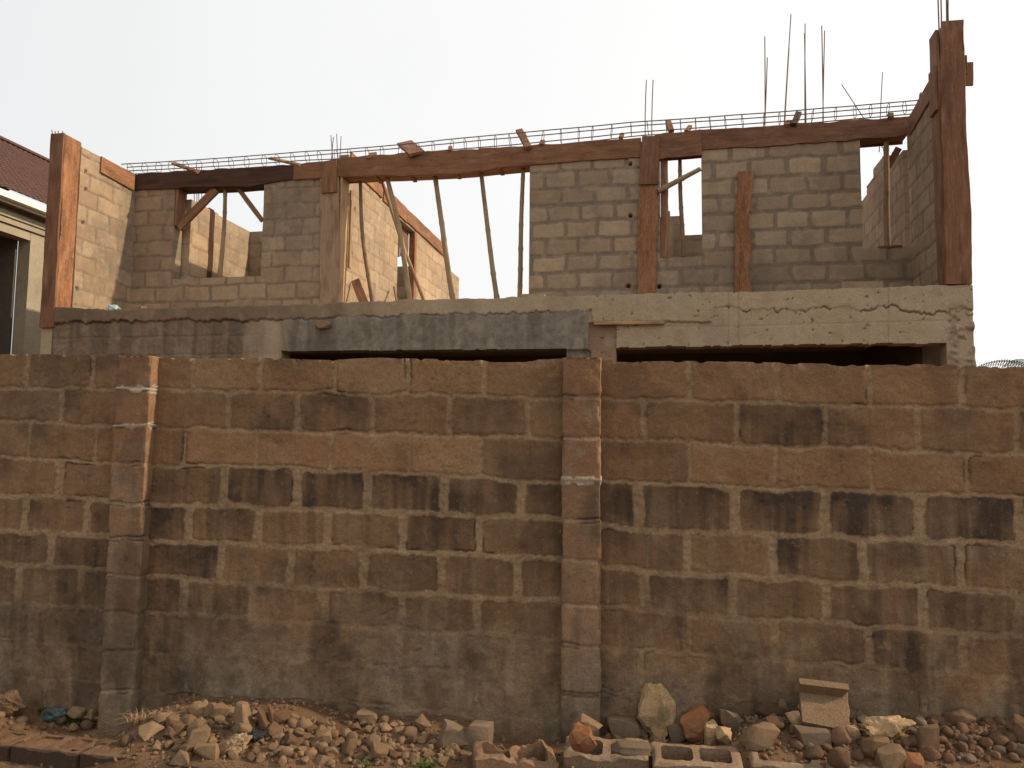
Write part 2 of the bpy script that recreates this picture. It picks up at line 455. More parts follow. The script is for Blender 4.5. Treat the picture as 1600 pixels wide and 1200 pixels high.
# how far soot and algae darken each block (by row, in the order of the joints)
DARK = {
 0: [.3, .3, .35, .4, .35, .12, .25, .15, .12, .18, .22, .2, .15, .2, .45, .3, .3],
 1: [.4, .4, .4, .45, .45, .5, .35, .5, .25, .38, .5, .25, .3, .45, .4, .4],
 2: [.3, .3, .3, .35, .35, .12, .06, .04, .02, .4, .1, .12, .1, .12, .2, .25],
 3: [.3, .3, .35, .45, .75, .9, .85, .85, .55, .6, .6, .75, .9, 1.0, .95, .9, .9],
 4: [.5, .5, .5, .6, .75, .4, .35, .45, .7, .5, .3, .65, .35, .35, .6, .6, .6],
 5: [.8, .8, .8, .75, .3, .5, .55, .65, .6, .65, .45, .5, .6, .55, .55, .6],
 6: [.6, .6, .6, .65, .3, .5, .7, .55, .4, .35, .45, .55, .4, .4, .45, .5],
 7: [.7, .7, .65, .6, .2, .3, .35, .4, .3, .3, .25, .2, .2, .35, .4],
 8: [.3, .3, .3, .4, .15, .15, .3, .25, .2, .3, .15, .2, .2, .25, .3],
 9: [.3, .3, .3, .4, .3, .2, .3, .25, .2, .35, .2, .2, .25, .3, .3],
}
fu0, fu1 = FENCE.px(-260, 560)[0], FENCE.px(1840, 560)[0]
STEP = 0.0078
us = np.arange(fu0, fu1, STEP); rs_ = np.arange(0, 10.0 + 1e-6, 1 / 31.0)
UU = np.tile(us, (len(rs_), 1)); RR = np.tile(rs_[:, None], (1, len(us)))
LZ = np.stack([line_z(k, us) for k in range(11)], 0)          # (11, nu)
k0 = np.clip(np.floor(RR).astype(int), 0, 9); fr_ = RR - k0
cols = np.tile(np.arange(len(us)), (len(rs_), 1))
ZZ = LZ[k0, cols] * (1 - fr_) + LZ[k0 + 1, cols] * fr_
ZZ[0] += (fbm(us * 2.5, us * 0 + 2, 31, 4) - .5) * 0.022
nt_ = .016 * ss(.62, .80, fbm(us * 2.7, us * 0 + 6, 32, 4)) + .009 * ss(.5, .7, fbm(us * 16, us * 0 + 8, 33, 3))
ZZ -= nt_[None, :] * np.clip(1 - RR * 3.0, 0, 1)
# ragged joint lines
wu = (fbm(UU * 7, ZZ * 7, 1, 4) - .5) * 0.045 + (fbm(UU * 34, ZZ * 34, 101, 3) - .5) * .020; wz = (fbm(UU * 6, ZZ * 6, 2, 4) - .5) * 0.045 + (fbm(UU * 34, ZZ * 34, 102, 3) - .5) * .020
rowh = LZ[k0, cols] - LZ[k0 + 1, cols]
zw = ZZ + wz
# re-locate the row with the warped height
kk = np.zeros_like(k0)
for k in range(1, 10): kk += (zw < LZ[k, cols]).astype(int)
dz = np.minimum(np.where(kk == 0, 9.0, np.abs(zw - LZ[kk, cols])), np.abs(zw - LZ[kk + 1, cols]))
below_top = np.clip((LZ[kk, cols] - zw) / 0.25, 0, 1)          # 0 at the top edge of the block
du_ = np.full(UU.shape, 9.0); bid = np.zeros(UU.shape); dark = np.zeros(UU.shape)
for k in range(10):
    ymid = rows_at(np.array(JOINTS[k], float))[:, [k, k + 1]].mean(1)
    ju = np.array([FENCE.px(x, y)[0] for x, y in zip(JOINTS[k], ymid)])
    sel = kk == k
    uw = (UU + wu * 0.7)[sel]
    j = np.searchsorted(ju, uw)
    d1 = np.where(j > 0, uw - ju[np.clip(j - 1, 0, len(ju) - 1)], 9); d2 = np.where(j < len(ju), ju[np.clip(j, 0, len(ju) - 1)] - uw, 9)
    du_[sel] = np.minimum(d1, d2); bid[sel] = j + 37 * k
    dk = np.array(DARK[k] + [0.35] * 6)
    dark[sel] = dk[np.clip(j, 0, len(dk) - 1)]
hv = np.array([.016, .018, .012, .030, .026, .026, .026, .020, .014, .012])[kk]
hh = np.array([.012, .012, .012, .016, .019, .018, .016, .014, .012, .012])[kk]
RC = 0.012 + 0.03 * ss(.5, .8, fbm(UU * 3, ZZ * 3, 78, 3))
qx = np.maximum(RC - (du_ - hv), 0); qz = np.maximum(RC - (dz - hh), 0)
edge = RC - np.sqrt(qx ** 2 + qz ** 2)                     # <0 in the joint, rounded corners
mort = 1 - ss(-0.004, 0.004, edge)
low = ss(5.4, 7.4, RR + (fbm(UU * 1.8, ZZ * 1.8, 79, 3) - .5) * 2.0 - np.where(UU > .4, -.5, 0))
mort = mort * (1 - .55 * low)
fill = fbm(UU * 3, ZZ * 3, 77, 3)
up3 = (kk < 3)
grey = ss(6.3, 7.6, RR + (fbm(UU * 1.6, ZZ * 2.5, 21, 4) - .5) * 2.6 - np.where(UU > 0.4, 0.5, 0) + np.where(UU < -2.4, .3, 0))
grey = grey * (0.45 + 0.55 * ss(0.35, 0.6, fbm(UU * 3.5, ZZ * 1.8, 23, 4)))
streak = fbm(UU * 16, ZZ * 1.3, 8, 4); streak2 = fbm(UU * 34, ZZ * 2.0, 9, 3); patch = fbm(UU * 4.5, ZZ * 4.5, 10, 4)
dk = dark * (0.55 + 0.9 * fbm(UU * 1.1, ZZ * 1.3, 12, 3)) * (0.62 + 0.50 * ss(0.30, 0.66, streak * 0.5 + patch * 0.6)) * (1.08 - 0.45 * below_top * ss(0.35, .7, streak2))
dk = dk + 0.15 * ss(0.45, 0.75, streak) * (kk >= 3) * (1 - below_top) + 0.25 * ss(.55, .75, patch)
dk = np.clip(dk, 0, 1) * (1 - 0.72 * mort * np.where(up3, .7, 1)) 
dk = dk * (1 - 0.6 * grey) * (1 - .3 * low) + 0.26 * grey * ss(0.5, 0.68, fbm(UU * 5, ZZ * 1.0, 29, 4))
dk = np.clip(dk + low * (.42 * ss(.46, .66, fbm(UU * 6, ZZ * .9, 24, 4)) * ss(.3, .55, fbm(UU * 1.3, ZZ * 1.5, 25, 3)) + .25 * ss(.5, .7, fbm(UU * 13, ZZ * 9, 26, 4))), 0, 1)
pale = low * ss(.52, .68, fbm(UU * 2.6, ZZ * 3.4, 27, 4)) * ss(.4, .6, fbm(UU * 11, ZZ * 2.5, 28, 3))
crack = np.exp(-((edge - 0.001) / 0.0045) ** 2) * ss(0.56, 0.70, fbm(UU * 6.5, ZZ * 6.5, 41, 4)) * np.where(kk < 5, .8, .4) * ss(.45, .52, fbm(UU * 2.1, ZZ * 2.1, 43, 2) + .06 * np.sign(zw - LZ[kk, cols] + .2))
DD = 0.009 * (1 - mort) * np.where(up3, 0.9, 0.6) + 0.008 * mort * (~up3) * ss(.35, .6, fill)
pit = ss(.70, .80, fbm(UU * 34, ZZ * 34, 13, 3)) * ss(.45, .65, fbm(UU * 2, ZZ * 2, 14, 3)) * .6
DD = DD + (fbm(UU * 14, ZZ * 14, 3, 5) - .5) * 0.014 + (fbm(UU * 45, ZZ * 45, 15, 2) - .5) * 0.004 * (1 + 2 * mort) - .008 * pit + (fbm(UU * 2, ZZ * 2, 4, 3) - .5) * 0.018 - 0.016 * crack
DD = DD + grey * 0.006
lime = ss(0.63, 0.74, fbm(UU * 9, ZZ * 7, 51, 4)) * np.where(kk >= 7, .55, .22) + 0.4 * ss(.68, .78, fbm(UU * 40, ZZ * 2.5, 52, 3)) * (kk >= 3) * (kk < 7)
red = ss(.4, .7, fbm(UU * 1.2, ZZ * 1.2, 61, 3)) * np.where(kk <= 2, 0.42, 0.2) * (1 - mort)
dk = np.clip(dk + 0.8 * crack + .3 * pit, 0, 1)
runs = ss(.60, .72, fbm(UU * 22, ZZ * .7, 17, 3)) * ss(.35, .6, fbm(UU * 1.7, ZZ * 1.2, 18, 3))
wear = np.stack([mort * 0.9, _h(bid, bid * 0 + 3, 5), dk], -1)
wear2 = np.stack([grey * 0.9, np.clip(lime + .6 * pale + .45 * runs * (kk >= 3) + .35 * np.exp(-((ZZ - LZ[0, cols]) / .012) ** 2) * ss(.4, .6, fbm(UU * 8, UU * 0, 19, 3)), 0, 1) * 0.7, red], -1)
fence = empty("boundary_wall", FENCE.P(0.0, 0.0), "long weathered sandcrete block wall with two pilasters, soot stained, standing in front of the unfinished house", "boundary wall")
ZF, UF = ZZ[::-1], UU[::-1]
grid_wall("block_panel", FENCE, UF, ZF, np.ones((UF.shape[0] - 1, UF.shape[1] - 1), bool), DD[::-1], M_FENCE, fence, 0.15,
          {"wear": wear[::-1], "wear2": wear2[::-1]})

def pilaster(tl, tr, bl, br, jy, dep, whites, seed):
    xm = (tl[0] + tr[0]) / 2
    uT0, zT = FENCE.px(*tl, dep); uT1, _ = FENCE.px(*tr, dep)
    uB0, zB = FENCE.px(*bl, dep); uB1, _ = FENCE.px(*br, dep)
    jz = []
    for y in jy:
        f = (y - tl[1]) / (bl[1] - tl[1]); x = (tl[0] + tr[0]) / 2 * (1 - f) + (bl[0] + br[0]) / 2 * f
        jz.append(FENCE.px(x, y, dep)[1])
    u0, u1 = (uT0 + uB0) / 2, (uT1 + uB1) / 2
    zt, zb = zT, -0.35
    st = 0.0075
    nS, nF = int(dep / st) + 2, int((u1 - u0) / st)
    path = [(u0, d) for d in np.linspace(-0.03, dep, nS)] + [(u, dep) for u in np.linspace(u0, u1, nF)[1:]] + [(u1, d) for d in np.linspace(dep, -0.03, nS)[1:]]
    nrm = [(-1, 0)] * (nS - 1) + [(-.7, .7)] + [(0, 1)] * (nF - 2) + [(.7, .7)] + [(1, 0)] * (nS - 1)
    path = np.array(path); nrm = np.array(nrm, float)
    S = np.concatenate([[0], np.cumsum(np.linalg.norm(np.diff(path, axis=0), axis=1))])
    zz = np.arange(zb, zt + 1e-6, st); zz[-1] = zt
    Sg, Zg = np.meshgrid(S, zz)
    jz = np.array(jz)
    warp = (fbm(Sg * 8, Zg * 8, seed, 4) - .5) * 0.03
    blk = np.searchsorted(-jz, -(Zg + warp))
    dj = np.min(np.abs((Zg + warp)[..., None] - jz), -1); jn = np.argmin(np.abs((Zg + warp)[..., None] - jz), -1)
    mort_ = (1 - ss(0.006, 0.013, dj - .016 * np.isin(jn, whites) * ss(.42, .58, fbm(Sg * 22, Zg * 10, seed + 2, 3))))
    wh = np.isin(jn, whites) * mort_
    # each course is laid a little out of line with the next
    offx = (_h(blk * 1.0, blk * 0 + 1.0, seed) - .5) * 0.014; offd = (_h(blk * 1.0, blk * 0 + 2.0, seed) - .5) * 0.012
    disp = (fbm(Sg * 12, Zg * 12, seed + 3, 4) - .5) * 0.012 + (fbm(Sg * 40, Zg * 40, seed + 4, 3) - .5) * 0.004 - 0.006 * mort_ + 0.012 * wh
    crk = np.exp(-((dj - 0.012) / 0.004) ** 2) * ss(.5, .62, fbm(Sg * 7, Zg * 7, seed + 9, 3))
    disp -= 0.009 * crk
    # worn arrises
    ca, cb = S[nS - 1], S[nS + nF - 2]
    near = np.minimum(np.abs(Sg - ca), np.abs(Sg - cb))
    disp -= 0.012 * np.exp(-(near / 0.010) ** 2) * (0.3 + 1.2 * ss(.45, .75, fbm(Sg * 3, Zg * 9, seed + 6, 4)))
    Ug = path[:, 0][None, :] + nrm[:, 0][None, :] * disp + offx
    Dg = path[:, 1][None, :] + nrm[:, 1][None, :] * disp + offd * (path[:, 1][None, :] > 0.01)
    P = FENCE.P(Ug, Zg, Dg)
    n_, k_ = Sg.shape
    idx = np.arange(n_ * k_).reshape(n_, k_)
    q = np.stack([idx[:-1, :-1], idx[:-1, 1:], idx[1:, 1:], idx[1:, :-1]], -1).reshape(-1, 4)
    verts = P.reshape(-1, 3)
    top = idx[-1]
    # cap: strips between mirrored path points
    capf = [(top[i], top[i + 1], top[k_ - 2 - i], top[k_ - 1 - i]) for i in range(k_ // 2 - 1)]
    rel = np.clip((zt - Zg) / 2.2, 0, 1)
    dkp = np.clip(0.55 * ss(.45, .75, fbm(Sg * 7, Zg * 1.5, seed + 7, 4)) * ss(.25, .45, rel) + .28 * ss(.5, .7, fbm(Sg * 9, Zg * 6, seed + 8, 4)) + 0.7 * crk, 0, 1)
    greyp = ss(.55, .85, rel + (fbm(Sg * 3, Zg * 3, seed + 11, 3) - .5) * .4) * 0.75
    w1 = np.stack([np.clip(mort_ * 0.25 + wh, 0, 1), _h(blk * 1.0, blk * 0, seed), dkp], -1).reshape(-1, 3)
    w2 = np.stack([greyp, 0.5 * ss(.62, .75, fbm(Sg * 11, Zg * 9, seed + 13, 4)), 0.5 * (1 - ss(.28, .36, rel)) + 0 * Sg], -1).reshape(-1, 3)
    f4 = np.concatenate([q, np.array(capf)])
    return link("pilaster", np_mesh("pilaster", verts, f4, True, {"wear": w1, "wear2": w2}), M_PILA, fence)
pilaster((183, 556), (238, 557), (152, 1120), (205, 1120), [608, 666, 724, 787, 842, 900, 958, 1016, 1080], 0.088, [0, 1], 100)
pilaster((880, 559), (938, 559), (873, 1140), (937, 1140), [620, 684, 751, 815, 875, 945, 1008, 1085], 0.088, [2], 140)

# ------------------------------------------------------------------ unfinished house
house = empty("unfinished_house", FACE.P(0.0, 0.0), "unfinished two storey block house with timber formwork on its open upper floor", "building")

def interp_px(fr, pts, d=0.0):
    L = [fr.px(x, y, d) for x, y in pts]
    return np.array([p[0] for p in L]), np.array([p[1] for p in L])

def block_pattern(U, Z, zbase, seed, rowh=0.246, bl=0.475, hm=0.013, vm=0.016):
    w1 = (fbm(U * 5, Z * 5, seed, 3) - .5) * 0.05; w2 = (fbm(U * 4, Z * 4, seed + 1, 3) - .5) * 0.045
    zr = (Z - zbase + w2) / rowh; k = np.floor(zr); fz = (zr - k) * rowh
    off = np.where(k % 2 == 0, 0.0, bl * 0.5) + (_h(k, k * 0 + 1.0, seed) - .5) * 0.10
    ur = (U + w1 + off + 50 * bl) / bl; j = np.floor(ur); fu = (ur - j) * bl
    jx = (_h(k, j, seed + 5) - .5) * 0.05
    dz = np.minimum(fz, rowh - fz); du = np.minimum(np.abs(fu - jx * 0), bl - fu)
    vv = vm * (0.6 + 0.9 * _h(k + 3, j, seed + 6)); hm_ = hm * (0.75 + 0.6 * _h(k, k * 0 + 4., seed + 8))
    RC_ = 0.012 + 0.026 * _h(k + 1, j, seed + 12)
    qx = np.maximum(RC_ - (du - vv), 0); qz = np.maximum(RC_ - (dz - hm_), 0)
    edge = RC_ - np.sqrt(qx ** 2 + qz ** 2)
    mort = 1 - ss(-0.0055, 0.0055, edge)
    rnd = _h(k, j, seed + 9)
    return mort, rnd, edge

def block_wall(name, fr, u0, u1, z0, z1, maskf, seed, thick=0.225, step=0.02, zbase=None, holes=(), parent=None, mat=None, darkf=None, hm=0.013, vm=0.016, smear=0.0, ragged=0.0):
    nu = max(3, int((u1 - u0) / step) + 1); nz = max(3, int((z1 - z0) / step) + 1)
    U, Z = np.meshgrid(np.linspace(u0, u1, nu), np.linspace(z0, z1, nz))
    mort, rnd, edge = block_pattern(U, Z, z0 if zbase is None else zbase, seed, hm=hm, vm=vm)
    uc = (U[:-1, :-1] + U[1:, 1:]) / 2; zc = (Z[:-1, :-1] + Z[1:, 1:]) / 2
    mask = np.ones(uc.shape, bool) if maskf is None else maskf(uc, zc)
    sm = smear * ss(.4, .6, fbm(U * 2.2, Z * 2.2, seed + 40, 4))
    D = (0.007 * (1 - mort)) * (1 - sm) + (fbm(U * 12, Z * 12, seed + 20, 4) - .5) * 0.008 + (fbm(U * 1.5, Z * 1.5, seed + 21, 3) - .5) * 0.016
    dk = 0.22 * ss(.5, .72, fbm(U * 5, Z * 3, seed + 22, 4)) + 0.16 * rnd
    for (hu, hz) in holes:
        r = np.hypot(U - hu, Z - hz)
        h = 1 - ss(0.018, 0.032, r)
        D = D - 0.10 * h; dk = np.maximum(dk, h * 0.9)
    if darkf is not None: dk = np.clip(dk + darkf(U, Z), 0, 1)
    wear = np.stack([mort * (1 - 0.6 * sm), rnd, np.clip(dk, 0, 1)], -1)
    gr = 0.35 * ss(.45, .7, fbm(U * 1.3, Z * 1.3, seed + 30, 3))
    wear2 = np.stack([gr + .4 * sm, 0.35 * ss(.6, .75, fbm(U * 9, Z * 9, seed + 31, 4)), 0.12 * rnd], -1)
    return grid_wall(name, fr, U, Z, mask, D, mat or M_WALL, parent or house, thick, {"wear": wear, "wear2": wear2})

# --- floor slab edge, beams and ground-floor front
topu, topz = interp_px(FACE, [(80, 481), (150, 483), (203, 484), (385, 477), (400, 477), (624, 470), (810, 466), (947, 461), (1157, 456), (1180, 455), (1475, 446), (1525, 445)])
z_slab = float(np.mean(topz))
uL, uR = FACE.px(84, 500)[0], FACE.px(1521, 460)[0]
def zline(fr, pts):
    a, b = interp_px(fr, pts)
    return lambda u: np.interp(u, a, b)
g1z = zline(FACE, [(430, 549), (886, 545)]); g2z = zline(FACE, [(955, 543), (1200, 539), (1380, 536), (1485, 536)])
o1a, o1b = FACE.px(440, 550)[0], FACE.px(886, 550)[0]; o2a, o2b = FACE.px(962, 545)[0], FACE.px(1480, 545)[0]
zfine = np.arange(2.55, z_slab + 0.10, 0.0105); zc_ = np.concatenate([np.linspace(-0.1, 2.5, 14), zfine])
uf = np.arange(uL, uR + 0.0001, 0.0105)
U, T = np.meshgrid(uf, zc_)
ztop = np.interp(uf, topu, topz) + (fbm(uf * 3, uf * 0, 70, 4) - .5) * 0.035 * (1 + 1.0 * ss(5.5, 6.2, uf)) + (fbm(uf * 17, uf * 0, 71, 3) - .5) * 0.018
Z = np.minimum(T, ztop[None, :] + (T - T.max()) * 1e-4)
PX, PY = proj(FACE.P(U, Z))
D = (fbm(U * 2, Z * 2, 80, 3) - .5) * 0.012 + (fbm(U * 16, Z * 16, 81, 4) - .5) * 0.006
wob = (fbm(U * 3.2, Z * 0 + 1, 82, 5) - .5); wob2 = (fbm(U * 14, Z * 2, 83, 4) - .5)
# upper lip of the slab with its torn lower edge
lipx = [80, 120, 200, 300, 365, 372, 420, 470, 600, 750, 900, 924, 926, 1112, 1114, 1300, 1480, 1500, 1530]
lipy = [504, 501, 503, 500, 500, 502, 499, 496, 494, 490, 487, 486, 503, 503, 480, 478, 486, 478, 488]
ly = np.interp(PX, lipx, lipy) + wob * np.where(PX < 925, 10, np.where(PX < 1113, 2, 20)) + wob2 * np.where((PX > 925) & (PX < 1113), 2, 8) + (fbm(U * 38, Z * 3, 85, 2) - .5) * np.where(PX > 1113, 6, 3)
above = ss(2.0, -2.0, PY - ly) if False else 1 - ss(-1.2, 1.2, PY - ly)
left = PX < 924
mid = (PX > 925) & (PX < 1113)
lip = np.where(left, 0.026, np.where(mid, 0.022, 0.010))
D = D + above * lip
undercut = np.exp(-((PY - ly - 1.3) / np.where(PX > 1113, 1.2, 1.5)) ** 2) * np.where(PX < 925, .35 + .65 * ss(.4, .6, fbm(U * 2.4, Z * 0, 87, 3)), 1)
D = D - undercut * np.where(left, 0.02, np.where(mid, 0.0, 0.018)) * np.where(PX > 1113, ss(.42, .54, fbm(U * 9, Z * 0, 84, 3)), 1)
# lower beam on the left stands proud, ends at its cast end
pl = 1 - ss(919.5, 921.5, PX + wob2 * 3)
D = D + 0.03 * pl * (1 - above) * ss(438, 446, PX)
# block courses left of x=440
mo, rb, ed = block_pattern(U, Z, 2.92, 90, hm=.012, vm=.016)
blkz = (1 - above) * (1 - ss(350, 430, PX + wob * 90))
D = D - 0.006 * mo * blkz + (fbm(U * 20, Z * 20, 86, 4) - .5) * .014 * blkz
# column and pier zones
pier = (PX > 921) & (PX < 963) & (PY > 505)
D = np.where(pier, D - 0.035, D)
pier1 = (PX > 886) & (PX < 922) & (PY > 547); D = np.where(pier1, D - 0.05, D)
rough = ss(1478, 1492, PX + wob * 20) * ss(478, 492, PY + wob * 20)
D = D + rough * ((fbm(U * 11, Z * 11, 91, 5) - .5) * 0.13 - 0.01)
# board joint lines in the right-hand beam
for (xa, xb, ya, yb) in ((925, 1140, 511, 510), (1140, 1480, 510, 501)):
    yy = np.interp(PX, [xa, xb], [ya, yb])
    D = D - 0.006 * np.exp(-((PY - yy) / 0.9) ** 2) * (PX > xa) * (PX < xb)
vj = np.zeros_like(D)
for xx in (1154, 1138, 1388): vj = np.maximum(vj, np.exp(-((PX - xx) / 0.8) ** 2) * (PX > 925))
D = D - 0.004 * vj
pits = ss(.76, .82, fbm(U * 22, Z * 22, 93, 3)) * (PX > 925); D = D - 0.012 * pits
# stains, plus darker colour in the undercut, pits and joints
st1 = fbm(U * 9, Z * 0.9, 94, 4); st2 = fbm(U * 3, Z * 2, 95, 4)
greyz = (1 - above) * pl * ss(430, 470, PX + wob * 60)
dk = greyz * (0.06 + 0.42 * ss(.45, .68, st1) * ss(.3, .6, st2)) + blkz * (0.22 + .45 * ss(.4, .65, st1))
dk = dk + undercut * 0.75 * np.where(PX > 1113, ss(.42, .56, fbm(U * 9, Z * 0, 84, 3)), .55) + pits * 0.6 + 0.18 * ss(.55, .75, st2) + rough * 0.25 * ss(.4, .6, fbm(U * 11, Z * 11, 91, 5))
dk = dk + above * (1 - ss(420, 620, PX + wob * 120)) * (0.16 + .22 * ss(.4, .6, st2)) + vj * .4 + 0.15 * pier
wear = np.stack([np.clip(blkz * (.55 + .3 * mo) + above * left * .75 * (1 - ss(430, 640, PX + wob * 120)), 0, 1), rb * blkz + (1 - blkz) * fbm(U * 2, Z * 2, 97, 3), np.clip(dk, 0, 1)], -1)
wear2 = np.stack([np.clip(greyz * .95 + blkz * .25, 0, 1), .35 * ss(.55, .72, fbm(U * 6, Z * 6, 98, 4)) + .5 * np.exp(-((Z - ztop[None, :]) / .012) ** 2), np.clip(pier * .5 + blkz * .6 + above * left * .55 * (1 - ss(430, 700, PX + wob * 120)), 0, .6)], -1)
uc = (U[:-1, :-1] + U[1:, 1:]) / 2; zc = (T[:-1, :-1] + T[1:, 1:]) / 2
rag = (fbm(uc * 9, uc * 0 + 4, 99, 4) - .5) * 0.035
mask = ~(((uc > o1a) & (uc < o1b) & (zc < g1z(uc) + rag * .4)) | ((uc > o2a) & (uc < o2b) & (zc < g2z(uc) + rag)))
mask &= ~((uc > o1a) & (uc < o1b) & (zc < 0.9) & False)
# sills of the ground-floor openings (hidden behind the fence)
mask |= zc < 0.9
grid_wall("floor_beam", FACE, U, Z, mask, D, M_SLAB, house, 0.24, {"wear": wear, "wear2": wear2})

def slab_box(name, fr, u0, u1, z0, z1, d0, d1, mat, parent):
    """plain solid in a wall frame's coordinates"""
    c = [(u0, z0, d0), (u1, z0, d0), (u1, z1, d0), (u0, z1, d0), (u0, z0, d1), (u1, z0, d1), (u1, z1, d1), (u0, z1, d1)]
    v = [fr.P(*p) for p in c]
    f = [(3, 2, 1, 0), (4, 5, 6, 7), (0, 1, 5, 4), (2, 3, 7, 6), (1, 2, 6, 5), (3, 0, 4, 7)]
    z3 = np.zeros((8, 3)); z3[:, 1] = .5
    return link(name, np_mesh(name, v, f, False, {"wear": z3, "wear2": z3 * 0}), mat, parent)
M_SHADE_RENDER = mat_simple("shade_darkened_render", (0.13, 0.095, 0.065), (0.10, 0.072, 0.05), 3, .95, .3)  # colour lowered to paint in the shade of the ground-floor rooms
DEPTH = 7.0
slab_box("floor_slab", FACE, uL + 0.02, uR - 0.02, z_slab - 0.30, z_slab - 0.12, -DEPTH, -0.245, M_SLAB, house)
slab_box("ground_floor_wall", FACE, uL + 0.02, uR - 0.405, 0.0, z_slab - 0.303, -3.6, -3.4, M_SHADE_RENDER, house)
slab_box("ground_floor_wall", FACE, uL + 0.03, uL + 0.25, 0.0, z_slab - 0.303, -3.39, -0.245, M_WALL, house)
slab_box("ground_floor_wall", FACE, uR - 0.40, uR - 0.175, 0.0, z_slab - 0.303, -3.6, -0.50, M_SHADE_RENDER, house)  # added inner wall, lengthened to keep sun out of the ground floor

# --- recess facade on the upper floor
R = RECESS
beam_b = [(208, 298), (280, 294), (400, 291), (440, 282), (505, 277), (530, 277), (697, 273), (829, 258), (996, 246), (1094, 234), (1240, 226), (1345, 219), (1421, 210)]
beam_t = [(208, 272), (330, 265), (460, 258), (530, 248), (660, 237), (800, 230), (1000, 214), (1094, 203), (1240, 194), (1421, 182)]
bbz = zline(R, beam_b); btz = zline(R, beam_t)
uCL, uCR = R.px(208, 380)[0], R.px(1422, 300)[0]
def rect(fr, xa, ya, xb, yb):
    a = fr.px(xa, (ya + yb) / 2)[0]; b = fr.px(xb, (ya + yb) / 2)[0]
    t = fr.px((xa + xb) / 2, ya)[1]; bt = fr.px((xa + xb) / 2, yb)[1]
    return a, b, bt, t
OPEN = [rect(R, 271, 270, 410, 434), rect(R, 530, 240, 827, 500), rect(R, 1031, 200, 1097, 402), rect(R, 1345, 190, 1430, 387)]
OPEN[3] = (OPEN[3][0], 99, OPEN[3][2], OPEN[3][3])
def mask_recess(u, z):
    mk = z < bbz(u) + 0.03
    for a, b, z0, z1 in OPEN: mk &= ~((u > a) & (u < b) & (z > z0))
    j = (fbm(u * 1, z * 6, 33, 2) - .5) * .0
    return mk
hol = [R.px(985, 256), R.px(985, 337), R.px(982, 447), R.px(1030, 448)]
uBL, uBR = OPEN[1][0], OPEN[1][1]
zb_ = z_slab - 0.10
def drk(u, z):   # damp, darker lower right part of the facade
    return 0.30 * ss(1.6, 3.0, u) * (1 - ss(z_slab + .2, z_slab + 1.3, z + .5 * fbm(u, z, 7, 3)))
ztopmax = float(max(bbz(np.linspace(uCL, uCR, 50)))) + 0.05
block_wall("block_wall", R, uCL, uBL, zb_, ztopmax, mask_recess, 200, smear=.35, step=.015, hm=.016, vm=.02)
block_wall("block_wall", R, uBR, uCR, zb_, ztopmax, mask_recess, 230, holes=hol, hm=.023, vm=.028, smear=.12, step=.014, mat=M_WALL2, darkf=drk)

# side walls of the recess
left0 = FACE.P(FACE.px(96, 400)[0], 0, 0)
LW = Frame(R.P(uCL, 0, 0) - BACKDIR * 2.0, BACKDIR)            # faces right
RWp = R.P(uCR, 0, 0) - BACKDIR * 2.0
RW = Frame(RWp, -BACKDIR)                                      # faces left
lt = zline(LW, [(124, 230), (128, 232), (208, 270)]); 
lu0, lu1 = 2.0 - 1.520 + .29, LW.px(208, 400)[0]
lh = [LW.px(134, 268), LW.px(134, 296), LW.px(130, 348), LW.px(120, 452)]
ltz = float(np.mean([LW.px(128, 232)[1], LW.px(208, 270)[1]]))
block_wall("block_wall", LW, lu0, lu1 + 0.18, zb_, ltz, None, 260, holes=lh, smear=.7)
block_wall("block_wall", LW, lu1 + 0.23, lu1 + 3.4, zb_, ltz - 0.35, None, 262, smear=.4, step=.025)
ru_near = -(2.0 - 1.520 + .29); ru_far = RW.px(1422, 300)[0]
rtz = float(np.mean([RW.px(1424, 196)[1], RW.px(1466, 125)[1]]))
block_wall("block_wall", RW, ru_far - 0.02, ru_near + 0.02, zb_, rtz, None, 280, hm=.016, vm=.018)
# same wall going on behind the facade, its top left in steps
a0 = RW.px(1422, 300)[0] - 0.24
def rstep(u, z):
    s = (a0 - u)
    top = rtz + .08 - np.floor(np.maximum(s - 1.15, 0) / .45) * .135 - (s < 1.0) * .30
    return z < top
block_wall("block_wall", RW, a0 - 3.4, a0, zb_, rtz + .1, rstep, 285, step=.025)

# --- formwork: beams
def beam_board(xs, mat, extra_b=0.0, t=0.03, seed=0, d=None, kind="formwork_board"):
    pts, ws = [], []
    for x in xs:
        yt = np.interp(x, [p[0] for p in beam_t], [p[1] for p in beam_t]); yb = np.interp(x, [p[0] for p in beam_b], [p[1] for p in beam_b]) + extra_b
        pts.append((x, (yt + yb) / 2)); ws.append(yb - yt)
    return plank_on(kind, R, pts, ws, t, mat, house, d=d, wob=0.020, seg=40, seed=seed)
beam_board([208, 260, 330, 400, 462], M_WOOD_D, 0, .03, 1)
beam_board([459, 500, 530, 580, 640, 700, 752], M_WOOD_B, 0, .03, 2, d=0.034)
beam_board([748, 800, 860, 900, 960, 1002], M_WOOD_O if False else M_WOOD_B, 0, .03, 3, d=.02)
beam_board([1024, 1060, 1096], M_WOOD_R, 8, .035, 4, d=.04)
beam_board([1093, 1150, 1240, 1330, 1424], M_WOOD_R, 0, .03, 5)
